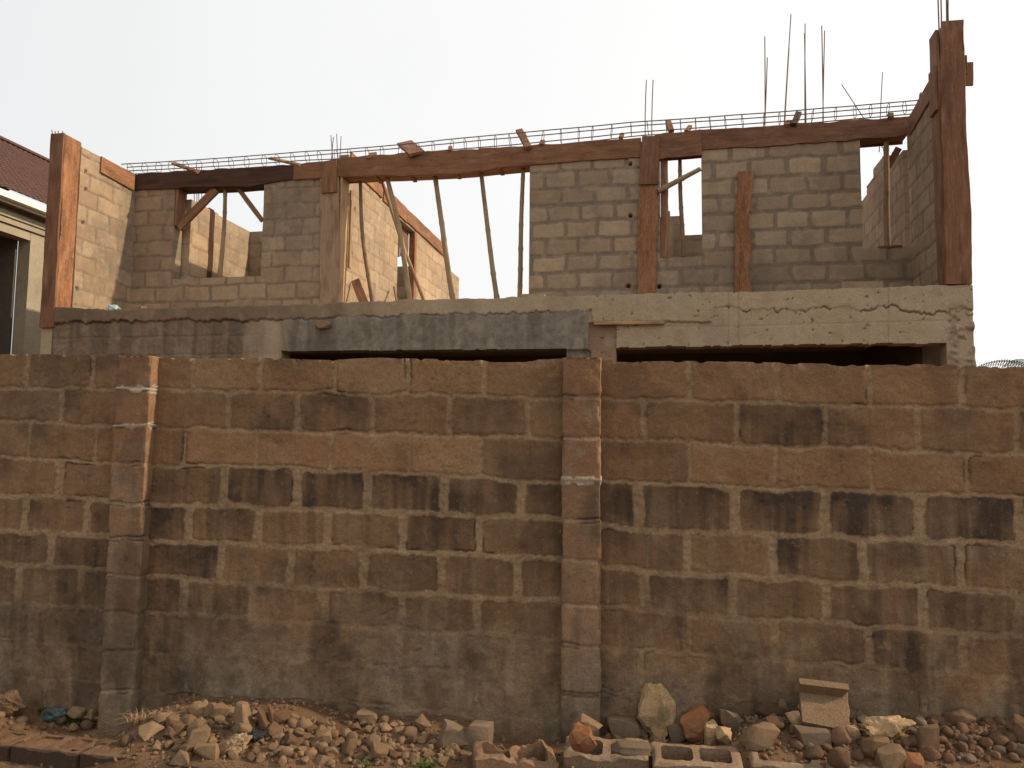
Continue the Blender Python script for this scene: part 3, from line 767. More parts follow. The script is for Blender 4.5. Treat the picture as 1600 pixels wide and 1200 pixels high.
# soffits and back boards over the openings
for (a, b, z0, z1), mt in zip(OPEN, (M_WOOD_D, M_WOOD_B, M_WOOD_D, M_WOOD_R)):
    b = min(b, uCR)
    q = np.linspace(a, b, 4)
    z = bbz(q) + 0.02
    plank("soffit_board", [R.P(u_, z_, -0.13) for u_, z_ in zip(q, z)], R.N, 0.27, 0.028, mt, house, 0.004, 10)
q = np.linspace(uCL, uCR, 16)
plank("formwork_board", [R.P(u_, (bbz(u_) + btz(u_)) / 2 - .02, -0.262) for u_ in q], (0, 0, 1), 0.26, 0.026, M_WOOD_R, house, 0.008, 40)
# fresh concrete / filling inside the beam box
slab = [R.P(u_, (bbz(u_) + btz(u_)) / 2 + 0.02, -0.125) for u_ in q]
plank("cast_beam", slab, (0, 0, 1), 0.12, 0.21, M_SLAB, house, 0.004, 40)
# cleats under the soffit of the wide opening
for x, y in ((590, 281), (644, 279), (714, 274), (782, 268)):
    p = R.P(*R.px(x, y - 2, -0.1), -0.1)
    plank("soffit_cleat", [p - R.N * 0.16, p + R.N * 0.13], R.U, 0.06, 0.05, M_WOOD_R, house, 0.003, 3)

# boards on the side walls
plank_on("formwork_board", LW, [(157, 257), (209, 285)], [25, 26], 0.028, M_WOOD_O, house, wob=.006)
plank_on("formwork_board", RW, [(1421, 199), (1440, 165), (1458, 133), (1474, 106)], [26, 28, 30, 32], 0.03, M_WOOD_R, house, wob=.01)
# --- column formwork
box_px("formwork_board", R, 500, 268, 530, 482, 0.012, 0.04, M_WOOD_T, house, wob=.006)
box_px("formwork_board", R, 503, 252, 526, 301, 0.045, 0.075, M_WOOD_B, house, wob=.004)
zt_ = float(bbz(OPEN[1][0])) 
JB = Frame(R.P(OPEN[1][0] + 0.004, 0, 0), BACKDIR)             # right face of that column, inside the opening
plank("formwork_board", [JB.P(0.10, zb_, 0.02), JB.P(0.10, zt_ - .01, 0.02)], BACKDIR, 0.26, 0.03, M_WOOD_L, house, .008, 16)
plank("formwork_board", [JB.P(0.30, z_slab + .9, 0.05), JB.P(0.29, zt_ - .12, 0.05)], BACKDIR, 0.07, 0.03, M_WOOD_L, house, .006, 10)
for (xa, xb, ya, yb, mt, d0, sd) in ((997, 1026, 285, 474, M_WOOD_O, .012, 41), (1000, 1029, 213, 288, M_WOOD_R, .046, 42)):
    plank_on("formwork_board", R, [((xa + xb) / 2 + 2, ya), ((xa + xb) / 2, (ya + yb) / 2), ((xa + xb) / 2 - 1, yb)], [xb - xa, xb - xa + 1, xb - xa - 1], .032, mt, house, d=d0 + .016, wob=.024, seed=sd, seg=26)
# pale thin boards inside the small window jamb
JD = Frame(R.P(OPEN[2][0] + 0.004, 0, 0), BACKDIR)
zs = OPEN[2][2]
plank("formwork_board", [JD.P(.06, zs, .015), JD.P(.06, float(bbz(OPEN[2][0])) - .05, .015)], BACKDIR, .10, .02, M_WOOD_L, house, .006, 10)
plank("formwork_board", [JD.P(.14, zs, .05), JD.P(.16, zs + .95, .035)], BACKDIR, .09, .02, M_WOOD_L, house, .006, 10)
plank("formwork_board", [JD.P(.2, zs + .5, .03), JD.P(.2, float(bbz(OPEN[2][0])) - .03, .02)], BACKDIR, .09, .025, M_WOOD_B, house, .006, 10)
for (xa, ya, xb, yb, w_, d_, mt) in ((1040, 250, 1037, 402, 7, -.06, M_WOOD_L), (1044, 330, 1043, 402, 6, -.13, M_WOOD_L), (1035, 247, 1034, 402, 7, -.02, M_WOOD_B)):
    plank_on("formwork_board", R, [(xa, ya), ((xa + xb) / 2 + 2, (ya + yb) / 2), (xb, yb)], w_, .022, mt, house, d=d_, wob=.008)
# left window: board in the upper left jamb
JA = Frame(R.P(OPEN[0][0] + 0.004, 0, 0), BACKDIR)
plank("formwork_board", [JA.P(.12, R.px(275, 352)[1], .03), JA.P(.12, float(bbz(OPEN[0][0])), .03)], BACKDIR, .24, .04, M_WOOD_B, house, .004, 6)

# corner columns in their formwork
def corner_column(xTL, xTR, yT, xBL, xBR, yB, fr_face, side, mats, side_w=0.24, seeds=(1, 2)):
    f = fr_face
    plank_on("formwork_board", f, [((xTL + xTR) / 2, yT), ((xBL + xBR) / 2, yB)], [xTR - xTL, xBR - xBL], .032, mats[0], house, d=.016, wob=.010, seg=24, seed=seeds[0])
corner_column(80, 101, 209, 63, 85, 512, FACE, 1, (M_WOOD_R,), seeds=(11, 12))
uc0 = FACE.px(100.5, 215)[0]; uc1 = FACE.px(84.5, 475)[0]; ucm = (uc0 + uc1) / 2
zT = FACE.px(90, 209)[1]
CF = Frame(FACE.P(ucm - 0.008, 0, 0), BACKDIR)
plank("formwork_board", [CF.P(.145, z_slab + .02, .02), CF.P(.155, zT - .9, .02), CF.P(.15, zT - .02, .02)], BACKDIR, [.29, .30, .32], .032, M_WOOD_O, house, .02, 24, seed=13)
slab_box("concrete_column", FACE, ucm - .19, ucm - .012, 0.0, zT - .04, -.24, -.012, M_SLAB, house)
# right corner
plank_on("formwork_board", FACE, [(1487.5, 33), (1490, 200), (1496, 330), (1499, 444)], [36, 40, 42, 41], .034, M_WOOD_R, house, d=.017, wob=.014, seg=26, seed=15)
ur0 = FACE.px(1470, 40)[0]; ur1 = FACE.px(1478, 440)[0]; urm = (ur0 + ur1) / 2
zTR = FACE.px(1485, 35)[1]
CR = Frame(FACE.P(urm + .002, 0, 0), -BACKDIR)
plank("formwork_board", [CR.P(-.13, z_slab, .018), CR.P(-.13, zTR - 1.0, .018), CR.P(-.11, zTR - .75, .018), CR.P(-.14, zTR - .06, .018)], BACKDIR, [.25, .25, .29, .23], .034, M_WOOD_R, house, .012, 24, seed=16)
plank("formwork_board", [CR.P(-.10, zTR - 1.02, .05), CR.P(-.11, zTR - .50, .05)], BACKDIR, .22, .03, M_WOOD_R, house, .01, 8, seed=17)
slab_box("concrete_column", FACE, urm + .014, urm + .24, 0.0, zTR - .05, -.25, -.012, M_SLAB, house)
plank_on("formwork_board", FACE, [(1514, 134), (1515, 98)], [12, 12], .03, M_WOOD_R, house, d=-.03, wob=.006, seg=4)
plank("formwork_cleat", [FACE.P(urm + .26, zTR - .62, -.02), FACE.P(urm + .26, zTR - .40, -.02)], R.U, .06, .03, M_WOOD_R, house, .004, 4)

# --- inner walls seen through the openings
def inner(P0, length, z1, seed, maskf=None, step=.022, thick=.15, **kw):
    f = Frame(P0, BACKDIR)
    return f, block_wall("block_wall", f, 0, length, zb_, z1, maskf, seed, thick=thick, step=step, **kw)
# partition beside the wide opening
pj = R.P(OPEN[1][0] + .0, 0, -.25)
PF = Frame(pj, BACKDIR)
pz = PF.px(620, 312)[1]; 
d0u, d1u = PF.px(620, 420)[0], PF.px(650, 420)[0]
pend, pend2 = PF.px(698, 430)[0], PF.px(717, 440)[0]
zstep = PF.px(700, 420)[1]
def pmask(u, z):
    return ~((u > d0u) & (u < d1u) & (z < pz - .30)) & ((u < pend) | (z < zstep))
block_wall("block_wall", PF, 0.0, pend2, zb_, pz, pmask, 300, mat=M_WALL_SUN, thick=.15, step=.022, hm=.014, vm=.016, smear=.2, holes=[PF.px(554, 327), PF.px(549, 396)])
plank("formwork_board", [PF.P(0.05, pz - .06, .018), PF.P(1.45, pz - .10, .018)], (0, 0, 1), .27, .03, M_WOOD_O, house, .012, 14, seed=21)
plank("formwork_board", [PF.P(1.5, pz - .12, .022), PF.P(2.75, pz - .15, .022)], (0, 0, 1), .27, .03, M_WOOD_O, house, .012, 14, seed=22)
plank("formwork_board", [PF.P(2.78, pz - .14, .018), PF.P(pend - .15, pz - .17, .018)], (0, 0, 1), .25, .03, M_WOOD_B, house, .014, 10, seed=23)
plank("formwork_board", [PF.P(d1u - .07, zb_, -.05), PF.P(d1u - .07, pz - .3, -.05)], BACKDIR, .13, .12, M_WOOD_O, house, .004, 6)
plank("formwork_board", [PF.P(d0u + .28, pz - .31, -.11), PF.P(d0u + .28, PF.px(636, 404)[1], -.11)], BACKDIR, .26, .03, M_WOOD_D, house, .006, 8)
plank("formwork_board", [PF.P(d1u - .34, pz - .31, -.13), PF.P(d1u - .34, PF.px(640, 402)[1], -.13)], BACKDIR, .40, .03, M_WOOD_R, house, .006, 8)
# wall seen through that inner doorway
wf = Frame(PF.P(d1u + 1.3, 0, -.2) - R.U * 2.2, R.U)
block_wall("block_wall", wf, 0, 2.2, zb_, PF.px(640, 390)[1] + .1, None, 305, step=.03)
# inner wall behind the left window, with a post, ending at a cross wall
qj = R.P(R.px(283, 380)[0] - .03, 0, -.26)
QF = Frame(qj, BACKDIR)
qz = QF.px(300, 312)[1]
qe = QF.px(388, 400)[0]; qp0, qp1 = QF.px(325, 400)[0], QF.px(333, 400)[0]
def qmask(u, z): return ~((u > qp0) & (u < qp1)) & (z < qz - np.where(u > qp1 + .1, .02, 0) - np.where(u > qp1 + 1.0, .24, 0) * 0)
block_wall("block_wall", QF, 0, qe, zb_, qz, qmask, 310, mat=M_WALL_SUN, step=.025, smear=.3)
plank("formwork_board", [QF.P((qp0 + qp1) / 2, zb_, -.06), QF.P((qp0 + qp1) / 2, qz + .03, -.06)], BACKDIR, abs(qp1 - qp0) * .96, .1, M_WOOD_D, house, .004, 8)
xf = Frame(QF.P(qe + .01, 0, -.02), R.U)
xz = xf.px(400, 362)[1]
def xmask(u, z): return z < xz - np.where((u > .42), .18, 0)
block_wall("block_wall", xf, 0, 1.6, zb_, xz, xmask, 315, step=.03)
# wall ends behind the small window
yf = Frame(R.P(R.px(1000, 380)[0], 0, -2.2), R.U)
y1 = yf.px(1050, 338)[1]; y2 = yf.px(1085, 368)[1]; yu = yf.px(1067, 360)[0]
def ymask(u, z): return z < np.where(u < yu, y1, y2)
block_wall("block_wall", yf, 0, 1.6, zb_, y1, ymask, 320, step=.03)

# --- starter bars
def bars(lst, fr, d, parent, r=0.008):
    for (xa, ya, xb, yb, zext) in lst:
        A = fr.P(*fr.px(xa, ya, d), d); B = fr.P(*fr.px(xb, yb, d), d)
        A2 = B + (B - A) / np.linalg.norm(B - A) * zext
        n = 5
        w = np.array([random.uniform(-.012, .012), random.uniform(-.01, .01), 0])
        pts = [A + (A2 - A) * t + w * math.sin(math.pi * t) for t in np.linspace(0, 1, n)]
        tube("starter_bar", pts, r, M_STEEL, parent, 6)
bars([(1464.5, -40, 1467, 38, .3), (1469, -30, 1470, 38, .3), (1478, -45, 1479, 36, .3), (1482, -35, 1483, 36, .3)], FACE, -.08, house, .008)
bars([(1010, 125, 1009, 212, .25), (1020.5, 125, 1019, 212, .25)], R, -.1, house, .0075)
bars([(517, 211, 520, 250, .3), (521, 214, 519, 250, .3), (526, 209, 527, 250, .3), (533, 213, 531, 250, .3)], R, -.1, house, .007)
bars([(1195, 57, 1194, 188, 1.4), (1199, 90, 1194.5, 188, 1.4), (1236, 22, 1226, 190, 1.4), (1233, 75, 1227, 190, 1.4), (1258, 37, 1258.5, 188, 1.4), (1257, 52, 1259, 188, 1.4), (1284, 40, 1286, 188, 1.4), (1288.5, 48, 1286.5, 188, 1.4)], R, -2.2, house, .009)
bars([(1315, 132, 1350, 186, 0.5), (1379, 113, 1376, 184, .5)], R, -.6, house, .0065)
bars([(303, 262, 304, 322, .9), (307, 258, 307, 322, .9), (311, 262, 311, 322, .9), (315, 260, 315, 322, .9)], R, -1.6, house, .0075)
bars([(81, 203, 82, 212, .1), (86, 205, 86, 212, .1), (91, 204, 91, 212, .1), (98, 205, 98, 212, .1)], FACE, -.06, house, .007)
# ledge board left in the slab edge, below the lip
plank_on("formwork_strip", FACE, [(928, 505), (1038, 504)], [6, 5], .05, M_WOOD_L, house, d=.03, wob=.003)

# ------------------------------------------------------------------ things on the upper floor
def prop(xa, ya, xb, yb, r, label, d=-.12, mat=None, bend=.03, seed=0, foot=True):
    A = R.P(*R.px(xb, yb, d), d)
    T_ = R.P(*R.px(xa, ya, d), d)
    if foot:
        L = T_ - A; A = T_ - L * (T_[2] - z_slab + .05) / max(L[2], .2)
    o = bamboo("bamboo_prop", A, T_, r, mat or M_BAMBOO, None, bend, seed)
    return tag(o, label, "prop", "bamboo props under the beam formwork")
prop(562, 284, 582, 470, .030, "dark slightly curved bamboo prop nearest the orange column in the wide opening", mat=M_BAMBOO_D, bend=.05, seed=1)
prop(606, 278, 640, 470, .040, "thick pale bamboo prop crossed by a straight pole in the wide opening", d=-.10, seed=2, bend=.03)
prop(680, 274, 709, 468, .041, "leaning bamboo prop with a spur near its foot, against the open sky", seed=3, bend=.03)
prop(752, 268, 778, 466, .037, "leaning bamboo prop alone in the middle of the sky gap", seed=4, bend=.04)
prop(817, 264, 811, 466, .036, "upright bamboo prop beside the right jamb of the wide opening", seed=5, bend=.02)
o = tube("timber_prop", [R.P(*R.px(597, 282, -.3), -.3), R.P(*R.px(630, 385, -.28), -.28), R.P(*R.px(664, 474, -.26), -.26)], .028, M_WOOD_L, None, 8)
tag(o, "straight peeled pole slanting behind the thick bamboo prop in the wide opening", "prop")
prop(352, 295, 343, 434, .033, "bamboo prop standing in the left window opening", seed=6, bend=.03, foot=False)
prop(1062, 247, 1068, 403, .030, "bamboo prop standing in the narrow window between the two brick panels", seed=7, bend=.02, foot=False, mat=M_BAMBOO_D)
o = prop(1385, 222, 1387, 386, .040, "thick post propping the beam in the corner window at the right", seed=8, bend=.01, foot=False, d=-.05, mat=M_BAMBOO_D)
p = R.P(*R.px(1389, 387, -.05), -.05)
tag(plank("foot_plate", [p - R.U * .14, p + R.U * .14], R.N, .14, .03, M_WOOD_B, None, .003, 4), "small board under the foot of the post in the corner window", "board")
def brace(name, a, b, wpx, t, d, mat, label, cat="brace", **kw):
    return tag(plank_on(name, R, [a, b], wpx, t, mat, None, d=d, **kw), label, cat)
brace("timber_brace", (338, 296), (279, 356), 12, .05, -.05, M_WOOD_B, "thick slanting timber brace in the upper left corner of the left window")
brace("timber_brace", (372, 294), (410, 345), 7, .04, -.12, M_WOOD_B, "thin slanting timber brace in the upper right corner of the left window")
o = bamboo("timber_brace", R.P(*R.px(1028, 299, .05), .05), R.P(*R.px(1094, 264, -.02), -.02), .036, M_BAMBOO, None, .01, 12)
tag(o, "round pole brace slanting across the narrow window", "brace")
brace("timber_brace", (1404, 232), (1388, 260), 11, .05, -.16, M_WOOD_R, "short timber brace beside the post in the corner window")
# dark small brace under the corner beam, leaning planks
w = plank_on("leaning_plank", R, [(1165, 268), (1164, 300), (1158, 345), (1163, 385), (1160, 425), (1162, 466)], [27, 23, 22, 27, 22, 29], .035, M_WOOD_O, None, d=.055, wob=.024, seg=30, seed=77)
tag(w, "wavy edged orange plank leaning upright against the block panel below the beam", "plank")
A = PF.P(*PF.px(571, 478, .35), .35); B = PF.P(*PF.px(555, 438, .08), .08)
tag(plank("leaning_plank", [A, B], R.U, .14, .03, M_WOOD_B, None, .004, 6), "short brown plank leaning on the sunlit inner wall near its foot", "plank")
A = PF.P(*PF.px(620, 474, .3), .3); B = PF.P(*PF.px(616, 449, .1), .1)
tag(plank("leaning_plank", [A, B], BACKDIR, .05, .025, M_WOOD_B, None, .004, 6), "small stick leaning beside the inner doorway of the sunlit wall", "stick")

def cross(a, b, w, t, d, mat, label, cat="batten"):
    A = R.P(*R.px(*a, d[0]), d[0]); B = R.P(*R.px(*b, d[1]), d[1])
    return tag(plank("timber_batten", [A, B], R.U, w, t, mat, None, .004, 6), label, cat, "battens laid across the beam formwork")
cross((310, 269), (271, 255), .07, .035, (.05, -.45), M_WOOD_O, "thin batten poking up behind the dark left beam board")
cross((470, 258), (422, 247), .07, .035, (.05, -.55), M_WOOD_L, "pale thin batten lying where dark and brown beam boards meet")
cross((652, 240), (632, 223), .24, .04, (.10, -.42), M_WOOD_R, "broad dark plank tilted across the beam over the wide opening")
cross((826, 231), (811, 204), .10, .05, (.08, -.30), M_WOOD_R, "red brown batten sticking up over the right jamb of the wide opening")
cross((1049, 205), (1044, 190), .08, .05, (.06, -.20), M_WOOD_R, "short batten above the narrow window")
cross((1072, 206), (1078, 198), .06, .05, (.05, -.20), M_WOOD_B, "stubby batten just right of the short batten above the narrow window")
cross((1240, 195), (1248, 177), .08, .05, (.06, -.25), M_WOOD_D, "dark batten sticking up behind the four tall starter bars")
cross((1229, 196), (1233, 190), .08, .05, (.05, -.15), M_WOOD_R, "stub of batten beside the dark batten near the starter bars")
cross((970, 216), (972, 210), .06, .05, (.05, -.10), M_WOOD_B, "tiny batten stub left of the paired starter bars")
cross((846, 227), (848, 221), .07, .05, (.05, -.10), M_WOOD_R, "tiny batten stub right of the red brown batten")
cross((1392, 184), (1391, 179), .07, .05, (.05, -.10), M_WOOD_R, "tiny batten stub near the right end of the beam")
cross((579, 248), (583, 240), .12, .04, (.05, -.12), M_WOOD_B, "small batten stub above the left end of the wide opening")
cross((703, 236), (704, 230), .06, .04, (.05, -.12), M_WOOD_R, "tiny batten stub right of the broad dark plank")
cross((1440, 150), (1441, 147), .06, .05, (.15, -.15), M_WOOD_R, "tiny batten stub on the right hand side wall board")

# rebar cage lying along the beam
cage = empty("rebar_cage", R.P(uCL, float(btz(uCL)) + .1, -.1), "long thin cage of steel bars and stirrups lying on the battens along the beam", "rebar cage")
ctop = zline(R, [(185, 256), (300, 250), (600, 227), (800, 208), (1000, 189), (1240, 172), (1440, 155)])
cbot = zline(R, [(185, 267), (300, 262), (600, 242), (800, 226), (1000, 205), (1240, 187), (1440, 169)])
cu0, cu1 = R.px(188, 260)[0], R.px(1441, 160)[0]
for zf, dd in ((ctop, -.02), (ctop, -.155), (cbot, -.02), (cbot, -.155)):
    q = np.linspace(cu0, cu1, 60)
    wv = (fbm(q * 1.2, q * 0 + dd * 50, 400, 3) - .5) * .022
    tube("longitudinal_bar", [R.P(u_, float(zf(u_)) + w_ + (.0 if dd > -.1 else -.004), dd) for u_, w_ in zip(q, wv)], .008, M_STEEL, cage, 6)
u_ = cu0 + .12
while u_ < cu1 - .05:
    zt2, zb2 = float(ctop(u_)) + .012, float(cbot(u_)) - .012
    sh = random.uniform(-.012, .012)
    ringp = []
    for k in range(13):
        w_ = 2 * math.pi * k / 12
        cx, cy = math.cos(w_), math.sin(w_)
        s_ = 1 / max(abs(cx), abs(cy)) ** .75
        ringp.append(R.P(u_ + sh * cy, (zt2 + zb2) / 2 + cy * s_ * (zt2 - zb2) / 2 , -.085 + cx * s_ * .075))
    tube("stirrup", ringp, .0048, M_STEEL, cage, 5)
    u_ += random.uniform(.19, .30)

# loose bits on the slab edge
M_BRICK = mat_blockwork("loose_block", (0.42, 0.29, 0.18), (0.36, 0.25, 0.16), (0.4, 0.3, 0.2), (0.1, 0.07, 0.05))
def chunk_mesh(name, sx, sy, sz, seed, planes=10, rough=.05, sub=3, power=None):
    """broken stone: a chipped block (few planes) or a many-sided or rounded lump, scaled to half sizes sx, sy, sz"""
    rs = random.Random(seed)
    bm = bmesh.new()
    off = Vector((rs.uniform(-50, 50), rs.uniform(-50, 50), rs.uniform(-50, 50)))
    if power:
        bmesh.ops.create_icosphere(bm, subdivisions=sub, radius=1)
        ns = [Vector((rs.gauss(0, 1), rs.gauss(0, 1), rs.gauss(0, 1))).normalized() for _ in range(planes + 10)]
        ds = [rs.uniform(.7, 1.0) for _ in ns]
        for v in bm.verts:
            n = v.co.normalized()
            vals = [1.1] + [d / n.dot(q) for q, d in zip(ns, ds) if n.dot(q) > .05]
            v.co = n * sum(x ** -power for x in vals) ** (-1 / power)
    else:
        pts = []
        if planes <= 9:
            sh = rs.uniform(-.6, .6)
            for x in (-1, 1):
                for y in (-1, 1):
                    for z in (-1, 1):
                        c = Vector((x * rs.uniform(.45, 1) + sh * z * .5, y * rs.uniform(.5, 1), z * rs.uniform(.45, 1)))
                        if rs.random() < .62:
                            for a in range(3):
                                q = c.copy(); q[a] *= rs.uniform(-.1, .7); pts.append(q)
                        else: pts.append(c)
        else:
            for _ in range(planes + 8):
                pts.append(Vector((rs.gauss(0, 1), rs.gauss(0, 1), rs.gauss(0, 1))).normalized() * rs.uniform(.85, 1.1))
        for q in pts: bm.verts.new(q)
        r = bmesh.ops.convex_hull(bm, input=bm.verts)
        junk = [g for g in r['geom_interior'] + r['geom_unused'] if isinstance(g, bmesh.types.BMVert)]
        bmesh.ops.delete(bm, geom=list(set(junk)), context='VERTS')
        bmesh.ops.dissolve_limit(bm, angle_limit=math.radians(12), verts=bm.verts, edges=bm.edges)
        bmesh.ops.bevel(bm, geom=list(bm.edges), offset=.05, segments=2, affect='EDGES', profile=.6, clamp_overlap=True)
        bmesh.ops.triangulate(bm, faces=bm.faces)
        for _ in range(1 if sub < 4 else 3):
            lg = [e for e in bm.edges if e.calc_length() > (.28 if sub < 4 else .10)]
            bmesh.ops.subdivide_edges(bm, edges=lg, cuts=1)
            bmesh.ops.triangulate(bm, faces=[f for f in bm.faces if len(f.verts) > 4])
    lo = [min(v.co[a] for v in bm.verts) for a in range(3)]; hi = [max(v.co[a] for v in bm.verts) for a in range(3)]
    dim = (sx, sy, sz)
    for v in bm.verts:
        n = v.co.normalized()
        k = 1 + rough * 1.2 * mnoise.fractal(v.co * 1.7 + off, .8, 2.1, 5) + rough * .4 * mnoise.noise(v.co * 7 + off)
        v.co = Vector([((v.co[a] - lo[a]) / (hi[a] - lo[a]) * 2 - 1) * dim[a] * k for a in range(3)])
    bmesh.ops.recalc_face_normals(bm, faces=bm.faces)
    me = bpy.data.meshes.new(name); bm.to_mesh(me); bm.free()
    for p in me.polygons: p.use_smooth = True
    try: me.set_sharp_from_angle(angle=math.radians(34))
    except Exception: pass
    return me
M_ST = {
 'tan': mat_simple("tan_rubble", (0.255, 0.162, 0.090), (0.20, 0.124, 0.068), 9, .95, .5, .55, (0.30, 0.205, 0.125)),
 'brown': mat_simple("brown_rubble", (0.165, 0.098, 0.055), (0.132, 0.076, 0.043), 9, .95, .5, .6, (0.205, 0.126, 0.072)),
 'red': mat_simple("red_brown_pebble", (0.185, 0.100, 0.056), (0.145, 0.080, 0.047), 9, .9, .4, .6, (0.23, 0.135, 0.078)),
 'grey': mat_simple("grey_rubble", (0.20, 0.138, 0.088), (0.15, 0.104, 0.068), 9, .95, .5, .5, (0.198, 0.151, 0.104)),
 'orange': mat_simple("orange_laterite", (0.27, 0.115, 0.048), (0.205, 0.088, 0.038), 6, .95, .8, 0, (0.264, 0.145, 0.081)),
 'pale': mat_simple("pale_concrete_lump", (0.48, 0.32, 0.17), (0.40, 0.26, 0.135), 10, .95, 1.0, .2, (0.165, 0.120, 0.070), dist=.012),
}
def stone_at(x, y, wpx, hpx, kind, mesh_seed, label, name="stone", planes=10, rough=.05, rot=None, sink=.3, sub=3, group=None, deep=.8, power=None, lift=0.0, cat=None, Y=None, tilt=0):
    """a stone whose middle shows at photo point (x,y), standing on the ground there"""
    p = ground_hit(x, y + hpx * .38)
    if Y is not None:
        r = ray(x, y + hpx * .38); p = EYE + r * (Y / r[1])
    k = F_PX / max(p[1], 1)
    w, h = wpx / k / 2, hpx / k / 2
    me = chunk_mesh(name, w, (w + h) / 2 * deep, h, mesh_seed, planes, rough, sub, power)
    o = link(name, me, M_ST[kind])
    d = ray(x, y); t = p[1] / d[1]
    pos = EYE + d * t
    o.location = (pos[0], pos[1] , pos[2] + lift)
    o.rotation_euler = (0, tilt, 0) if rot is None else rot
    return tag(o, label, cat or "stone", group)

# ------------------------------------------------------------------ hollow blocks along the kerb
M_HB = mat_blockwork("hollow_block", (0.31, 0.215, 0.13), (0.25, 0.17, 0.105), (0.3, 0.2, 0.14), (0.09, 0.065, 0.045))
M_HBR = mat_blockwork("old_hollow_block", (0.16, 0.092, 0.052), (0.13, 0.075, 0.044), (0.2, 0.14, 0.1), (0.03, 0.02, 0.014), (.10, .08, .06), (.2, .15, .1))
M_HBO = mat_blockwork("broken_block", (0.25, 0.150, 0.085), (0.20, 0.118, 0.068), (0.2, 0.14, 0.1), (0.05, 0.033, 0.022), (.14, .11, .08), (.28, .2, .13))
def hollow_block(loc, rz, mat, label, seed, broken=0.0, L=.455, W=.225, H=.215, fillz=None, soot=0.0, group="hollow sandcrete blocks edging the street", cores=2, tilt=(0, 0)):
    root = empty("hollow_block", (0, 0, 0), label, "block", group)
    fr = Frame((0, 0, 0), (1, 0, 0), (0, 1, 0))
    st = .0065
    nu, nv = int(L / st), int(W / st)
    U, V = np.meshgrid(np.linspace(-L / 2, L / 2, nu), np.linspace(-W / 2, W / 2, nv))
    uc = (U[:-1, :-1] + U[1:, 1:]) / 2; vc = (V[:-1, :-1] + V[1:, 1:]) / 2
    mask = np.ones(uc.shape, bool)
    cw = (L - .035 * (cores + 1) - .02) / cores
    for k in range(cores):
        c0 = -L / 2 + .045 + cw / 2 + k * (cw + .035)
        ax, ay, r = cw / 2, W / 2 - .038, .035
        qx = np.maximum(np.abs(uc - c0) - ax + r, 0); qy = np.maximum(np.abs(vc) - ay + r, 0)
        mask &= ~(np.hypot(qx, qy) < r)
    # rounded outer corners
    qx = np.maximum(np.abs(uc) - L / 2 + .014, 0); qy = np.maximum(np.abs(vc) - W / 2 + .014, 0)
    mask &= np.hypot(qx, qy) < .015
    D = (fbm(U * 25 + seed, V * 25, seed, 4) - .5) * .010
    ed = np.minimum(L / 2 - np.abs(U), W / 2 - np.abs(V))
    D -= .012 * np.exp(-(ed / .008) ** 2) * (0.3 + ss(.4, .7, fbm(U * 12 + seed, V * 12, seed + 2, 3)))
    if broken:
        D -= broken * ss(.25, .75, fbm(U * 7 + seed * 3, V * 5, seed + 5, 4)) + broken * .2
    dk = .3 * ss(.45, .7, fbm(U * 9 + seed, V * 9, seed + 3, 4))
    dk = np.maximum(dk, soot * (ed < .009) * (V < 0))
    w1 = np.stack([0 * U, fbm(U * 6, V * 6, seed, 3), dk], -1); w2 = np.stack([0 * U, .3 * ss(.6, .7, fbm(U * 20, V * 20, seed + 7, 3)), .15 + 0 * U], -1)
    o = grid_wall("block_shell", fr, U, V, mask, D, mat, root, H, {"wear": w1, "wear2": w2})
    if fillz is not None:
        nx, ny = 34, 16
        X, Y = np.meshgrid(np.linspace(-L / 2 + .03, L / 2 - .03, nx), np.linspace(-W / 2 + .02, W / 2 - .02, ny))
        Zf = fillz + (fbm(X * 9 + seed, Y * 9, seed + 9, 4) - .5) * .075
        idx = np.arange(nx * ny).reshape(ny, nx)
        q = np.stack([idx[:-1, :-1], idx[:-1, 1:], idx[1:, 1:], idx[1:, :-1]], -1).reshape(-1, 4)
        link("soil_fill", np_mesh("soil_fill", np.stack([X, Y, Zf], -1).reshape(-1, 3), q), M_SOIL, root)
    root.location = loc; root.rotation_euler = (tilt[0], tilt[1], rz)
    for ch in root.children: ch.matrix_parent_inverse = Matrix.Identity(4)
    return root
def at_z(x, y, z):
    r = ray(x, y); t = (z - CAM_H) / r[2]
    return EYE + r * t
def kerb_block(xl, yl, xr, yr, z, mat, label, seed, **kw):
    """front top edge of the block runs between two photo points at height z"""
    A, B = at_z(xl, yl, z), at_z(xr, yr, z)
    a = math.atan2(B[1] - A[1], B[0] - A[0])
    L = kw.pop("L", None) or float(np.linalg.norm(B - A))
    W = kw.get("W", .225)
    c = (A + B) / 2 + np.array([-math.sin(a), math.cos(a), 0]) * W / 2
    return hollow_block(tuple(c), a, mat, label, seed, L=L, **kw)
kerb_block(-96, 1155, 14, 1166, .02, M_HBR, "old earth filled hollow block at the far left end of the kerb", 1, soot=.85, fillz=-.006)
kerb_block(16, 1166, 122, 1177, .02, M_HBR, "old earth filled hollow block second along the kerb, below the teal bag", 2, soot=.85, fillz=-.006)
kerb_block(124, 1177, 232, 1189, .02, M_HBR, "old earth filled hollow block in the kerb below the left pilaster", 3, soot=.85, fillz=-.006)
kerb_block(234, 1189, 345, 1203, .02, M_HBR, "old earth filled hollow block at the foot of the left rubble heap", 4, soot=.85, fillz=-.006)
kerb_block(347, 1206, 470, 1216, .02, M_HBR, "sunken earth filled hollow block below the pale sack", 5, soot=.85, fillz=-.006)
kerb_block(742, 1176, 874, 1172, .15, M_HBO, "broken hollow block with jagged rim, left of the intact ones", 6, broken=.085, tilt=(.10, 0), H=.25)
kerb_block(880, 1171, 1014, 1180, .115, M_HB, "chipped hollow block holding an orange stone and a flat grey stone", 7, broken=.02, tilt=(.13, 0))
